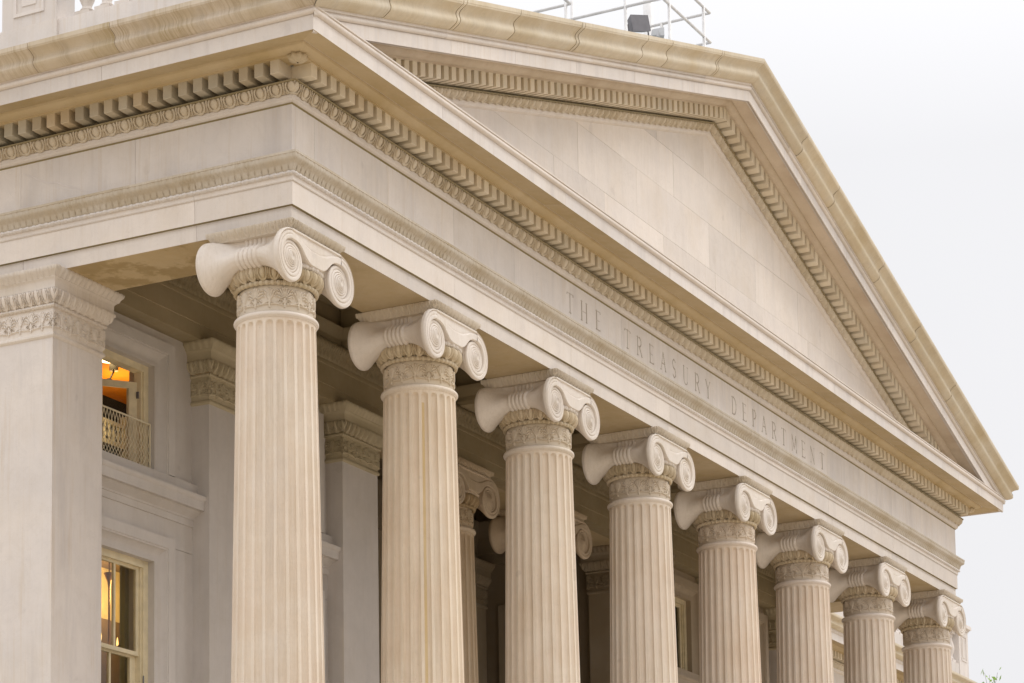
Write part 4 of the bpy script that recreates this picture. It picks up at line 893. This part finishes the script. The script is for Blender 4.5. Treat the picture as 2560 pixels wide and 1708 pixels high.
put('corona', MB().grid(run(*WP, wp([(1.41, 14.128), (1.427, 14.128), (1.431, 14.331), (1.45, 14.34), (1.478, 14.375), (1.455, 14.41), (1.475, 14.44)]), WX0-2, WX1, 0, 1)).mesh('corona', MARBLE, 30), wing)
put('gutter', MB().grid(run(*WP, wp(cymap(14.43, 14.765)), WX0-2, WX1, 0, 1)).mesh('gutter', CYMA, 30), wing)
DMW = DM.copy()
for k in range(110):
    x = WX0-1+PD*k; o = put('dentil', DMW, wing); o.location = o.location+Vector((x, YW-.858+FP, 13.945))
mb = MB(); mb.box(WX0-2, WX1, YW-.9, YW+12, 14.7, 14.74); put('flat_roof', mb.mesh('flat_roof', ROOFM), wing)

# ================================================================== PARAPETS WITH BALUSTERS
BP = [(.13, 0), (.13, .07), (.09, .075), (.10, .11), (.075, .14), (.065, .17), (.105, .26), (.125, .34), (.115, .42), (.075, .54), (.06, .60), (.085, .63), (.085, .66), (.07, .69), (.12, .70), (.12, .76)]
BMESH = MB().lathe(BP[2:14], 20).mesh('baluster', MARBLE, 60)
def baluster_mesh():
    mb = MB(); mb.lathe(BP[2:14], 20); mb.box(-.125, .125, -.125, .125, 0, .075); mb.box(-.12, .12, -.12, .12, .69, .76); return mb.mesh('baluster', MARBLE, 45)
BMESH = baluster_mesh()
def pedestal(mb, x0, x1, y0, y1, z0, z1, face):
    mb.box(x0, x1, y0, y1, z0, z1-.22)
    mb.box(x0-.05, x1+.05, y0-.05, y1+.05, z0, z0+.10)
    for d, a, b_ in ((.03, z1-.22, z1-.17), (.06, z1-.17, z1-.13), (.11, z1-.13, z1-.02), (.09, z1-.02, z1)): mb.box(x0-d, x1+d, y0-d, y1+d, a, b_)
def panel(face, x0, x1, y0, y1, z0, z1):
    """raised frame and inner tablet on a pedestal face"""
    mb = MB(); t_ = .012
    if face == 'L':
        for a, b_, c_, d_ in ((y0, y1, z0, z0+.05), (y0, y1, z1-.05, z1), (y0, y0+.05, z0+.05, z1-.05), (y1-.05, y1, z0+.05, z1-.05)): mb.box(x0-.02, x0, a, b_, c_, d_)
        mb.box(x0-.012, x0, y0+.14, y1-.14, z0+.14, z1-.14)
    else:
        for a, b_, c_, d_ in ((x0, x1, z0, z0+.05), (x0, x1, z1-.05, z1), (x0, x0+.05, z0+.05, z1-.05), (x1-.05, x1, z0+.05, z1-.05)): mb.box(a, b_, y0-.02, y0, c_, d_)
        mb.box(x0+.12, x1-.12, y0-.012, y0, z0+.12, z1-.12)
    return mb
pl_ = empty('parapet', (-.45, 4, 14.77), 'white stone parapet above the left flank gutter, with balusters beside a panelled pedestal', 'parapet', 'balustraded parapets on the roof edges')
mb = MB(); mb.box(-.60, -.20, .95, 9, 14.72, 15.61); put('plinth', mb.mesh('plinth', MARBLE), pl_)
mb = MB(); mb.box(-.64, -.20, 3.25, 4.24, 14.70, 15.615); put('pedestal_base', mb.mesh('pedestal_base', MARBLE), pl_)
mb = MB(); mb.box(-.62, -.20, 3.27, 4.22, 15.618, 16.5); put('pedestal', mb.mesh('pedestal', MARBLE), pl_)
put('pedestal_panel', panel('L', -.62, 0, 3.48, 4.01, 15.78, 16.4).mesh('pedestal_panel', MARBLE), pl_)
mb = MB(); mb.box(-.66, -.16, .9, 9, 16.40, 16.62); put('top_rail', mb.mesh('top_rail', MARBLE), pl_)
for k in range(6):
    o = put('baluster', BMESH, pl_); o.location = o.location+Vector((-.42, 2.89-.34*k, 15.615))
for k in range(8):
    o = put('baluster', BMESH, pl_); o.location = o.location+Vector((-.42, 4.60+.34*k, 15.615))
pw = empty('parapet', (50, YW, 14.77), 'distant stone parapet of the right wing ending in a capped pedestal against the sky', 'parapet', 'balustraded parapets on the roof edges')
EX = 56.9
mb = MB(); mb.box(WX0, EX-1.0, YW-.1, YW+.35, 14.72, 15.75); put('plinth', mb.mesh('plinth', MARBLE), pw)
mb = MB(); pedestal(mb, EX-1.0, EX, YW-.12, YW+.75, 14.72, 17.2, 'F'); put('pedestal', mb.mesh('pedestal', MARBLE), pw)
put('pedestal_panel', panel('F', EX-.78, EX-.22, YW-.12, 0, 15.9, 16.8).mesh('pedestal_panel', MARBLE), pw)
mb = MB(); mb.box(WX0, EX-1.06, YW-.14, YW+.40, 16.85, 17.1); put('top_rail', mb.mesh('top_rail', MARBLE), pw)
BM2 = BMESH.copy()
for k in range(60):
    x = EX-1.3-.42*k
    o = put('baluster', BM2, pw); o.location = o.location+Vector((x, YW+.12, 15.75)); o.scale = (1.25, 1.25, 1.45)

# ================================================================== ROOF RAILINGS, FLAGPOLE, FLOODLIGHTS
rl = empty('roof_railing', (14.2, .6, 18.9), 'white pipe railing around the rooftop platform above the gable peak', 'railing', 'white pipe railings on the roof')
rr_ = .028; x0, x1, y0, y1 = 13.08, 15.31, 0., 2.4
def rail(nm, p, q, r, par): put(nm, MB().tube(p, q, r, 8).mesh(nm, WHITE, True), par)
for z in (20.64, 21.23): 
    rail('rail', (x0, y0, z), (x1, y0, z), rr_, rl); rail('rail', (x1, y0, z), (x1, y1, z), rr_, rl); rail('rail', (x0, y0, z), (x0, y1, z), rr_, rl)
for x, y in ((13.37, 0), (15.0, 0), (x0, .75), (15.31, 1.0)): rail('post', (x, y, 18.7), (x, y, 21.9 if x < 14 else 21.25), rr_*1.15, rl)
rl2 = empty('roof_railing', (12.3, 2, 18.6), 'shorter white pipe railing farther left behind the sloping gutter', 'railing', 'white pipe railings on the roof')
rail('rail', (12.385, 1.545, 20.6), (12.385, 4.2, 20.6), rr_, rl2); rail('rail', (12.385, 1.545, 20.6), (10.8, 1.545, 20.6), rr_, rl2)
rail('post', (12.376, 1.63, 18.4), (12.376, 1.63, 21.2), rr_*1.1, rl2); rail('post', (13.439, 2.016, 18.6), (13.439, 2.016, 22), rr_*1.1, rl2)
fp = empty('flagpole', (16.9, 2, 18.2), 'thick white pole rising behind the roof railing', 'pole'); rail('pole', (16.95, 2, 18), (16.95, 2, 32), .11, fp); put('collar', MB().lathe([(.12, 18.2), (.16, 18.25), (.16, 18.4), (.12, 18.45)], 16, (16.95, 2)).mesh('collar', WHITE, 40), fp)
def flood(name, label, cx_, cy_, cz, w, h, d, rz, ry, mat, grp=None):
    r = empty(name, (cx_, cy_, cz), label, 'floodlight', 'floodlights on the roof'); r.rotation_euler = (0, ry, rz)
    mb = MB(); mb.add([(-w/2, -d/2, -h/2), (w/2, -d/2, -h/2), (w/2, -d/2, h/2), (-w/2, -d/2, h/2), (-w*.36, d/2, -h*.36), (w*.36, d/2, -h*.36), (w*.36, d/2, h*.36), (-w*.36, d/2, h*.36)], [(0, 1, 2, 3), (4, 5, 6, 7), (0, 1, 5, 4), (1, 2, 6, 5), (2, 3, 7, 6), (3, 0, 4, 7)]); put('housing', mb.mesh('housing', mat), r, world=False)
    mb = MB(); mb.tube((w/2+.02, 0, 0), (w/2+.02, .02, -h*.7), .015, 6); mb.tube((-w/2-.02, 0, 0), (-w/2-.02, .02, -h*.7), .015, 6); mb.box(-w/2-.03, w/2+.03, -.03, .05, -h*.74, -h*.68); mb.box(-.03, .03, -.02, .04, -h*1.6, -h*.7); put('bracket', mb.mesh('bracket', mat), r, world=False)
flood('floodlight', 'dark grey box floodlight standing on the sloping gutter below the railing', 11.49, -.2, 19.47, .40, .29, .18, math.radians(-28), math.radians(-12), LAMPG)
flood('floodlight', 'pale grey floodlight lying just right of the dark one', 13.15, .15, 19.98, .30, .17, .22, math.radians(30), math.radians(8), LAMPL)

# ================================================================== TREE SPRIG, bottom right
TX, TY, TTOP = 70.0, 10.45, 17.78
tr_ = empty('tree', (TX, TY, -1.7), 'top twigs of a budding green tree at the bottom right corner', 'tree')
base = Vector((TX, TY, -1.7)); mb = MB(); mb.tube(base, base+Vector((0, 0, 9)), .28, 10, .16); put('trunk', mb.mesh('trunk', BARK, True), tr_)
rg = random.Random(11); top = base+Vector((0, 0, 9)); mb = MB(); lv = MB()
def branch(p, d, L, r, n):
    q = p+d*L; mb.tube(p, q, r, 5, r*.6)
    if n == 0:
        for _ in range(14):
            c = p+(q-p)*rg.random()+Vector([rg.gauss(0, .09) for _ in range(3)]); a = Vector([rg.gauss(0, 1) for _ in range(3)]).normalized(); b_ = a.orthogonal().normalized(); s = rg.uniform(.07, .13)
            lv.add([tuple(c-a*s), tuple(c+b_*s*.5), tuple(c+a*s), tuple(c-b_*s*.5)], [(0, 1, 2, 3)])
        return
    for _ in range(3):
        nd = (d+Vector((rg.gauss(0, .34), rg.gauss(0, .34), rg.gauss(.16, .22)))).normalized(); branch(q, nd, L*rg.uniform(.66, .84), r*.6, n-1)
TREE_TOP = TTOP
for k in range(5): branch(top, Vector((rg.gauss(0, .3), rg.gauss(0, .3), 1)).normalized(), 1.9, .07, 4)
vm_ = np.concatenate(mb.v); zmx = vm_[:, 2].max(); sc_ = (TREE_TOP-7.3)/(zmx-7.3)
for M_ in (mb, lv):
    for a in M_.v: a[:, 2] = 7.3+(a[:, 2]-7.3)*sc_
put('branches', mb.mesh('branches', BARK), tr_); o = put('foliage', lv.mesh('foliage', LEAF), tr_); o['kind'] = 'stuff'

# ------------------------------------------------------------------ render settings
S.render.engine = 'CYCLES'
S.cycles.max_bounces = 8; S.cycles.diffuse_bounces = 5; S.cycles.transparent_max_bounces = 8
S.render.resolution_x = 1024; S.render.resolution_y = 683
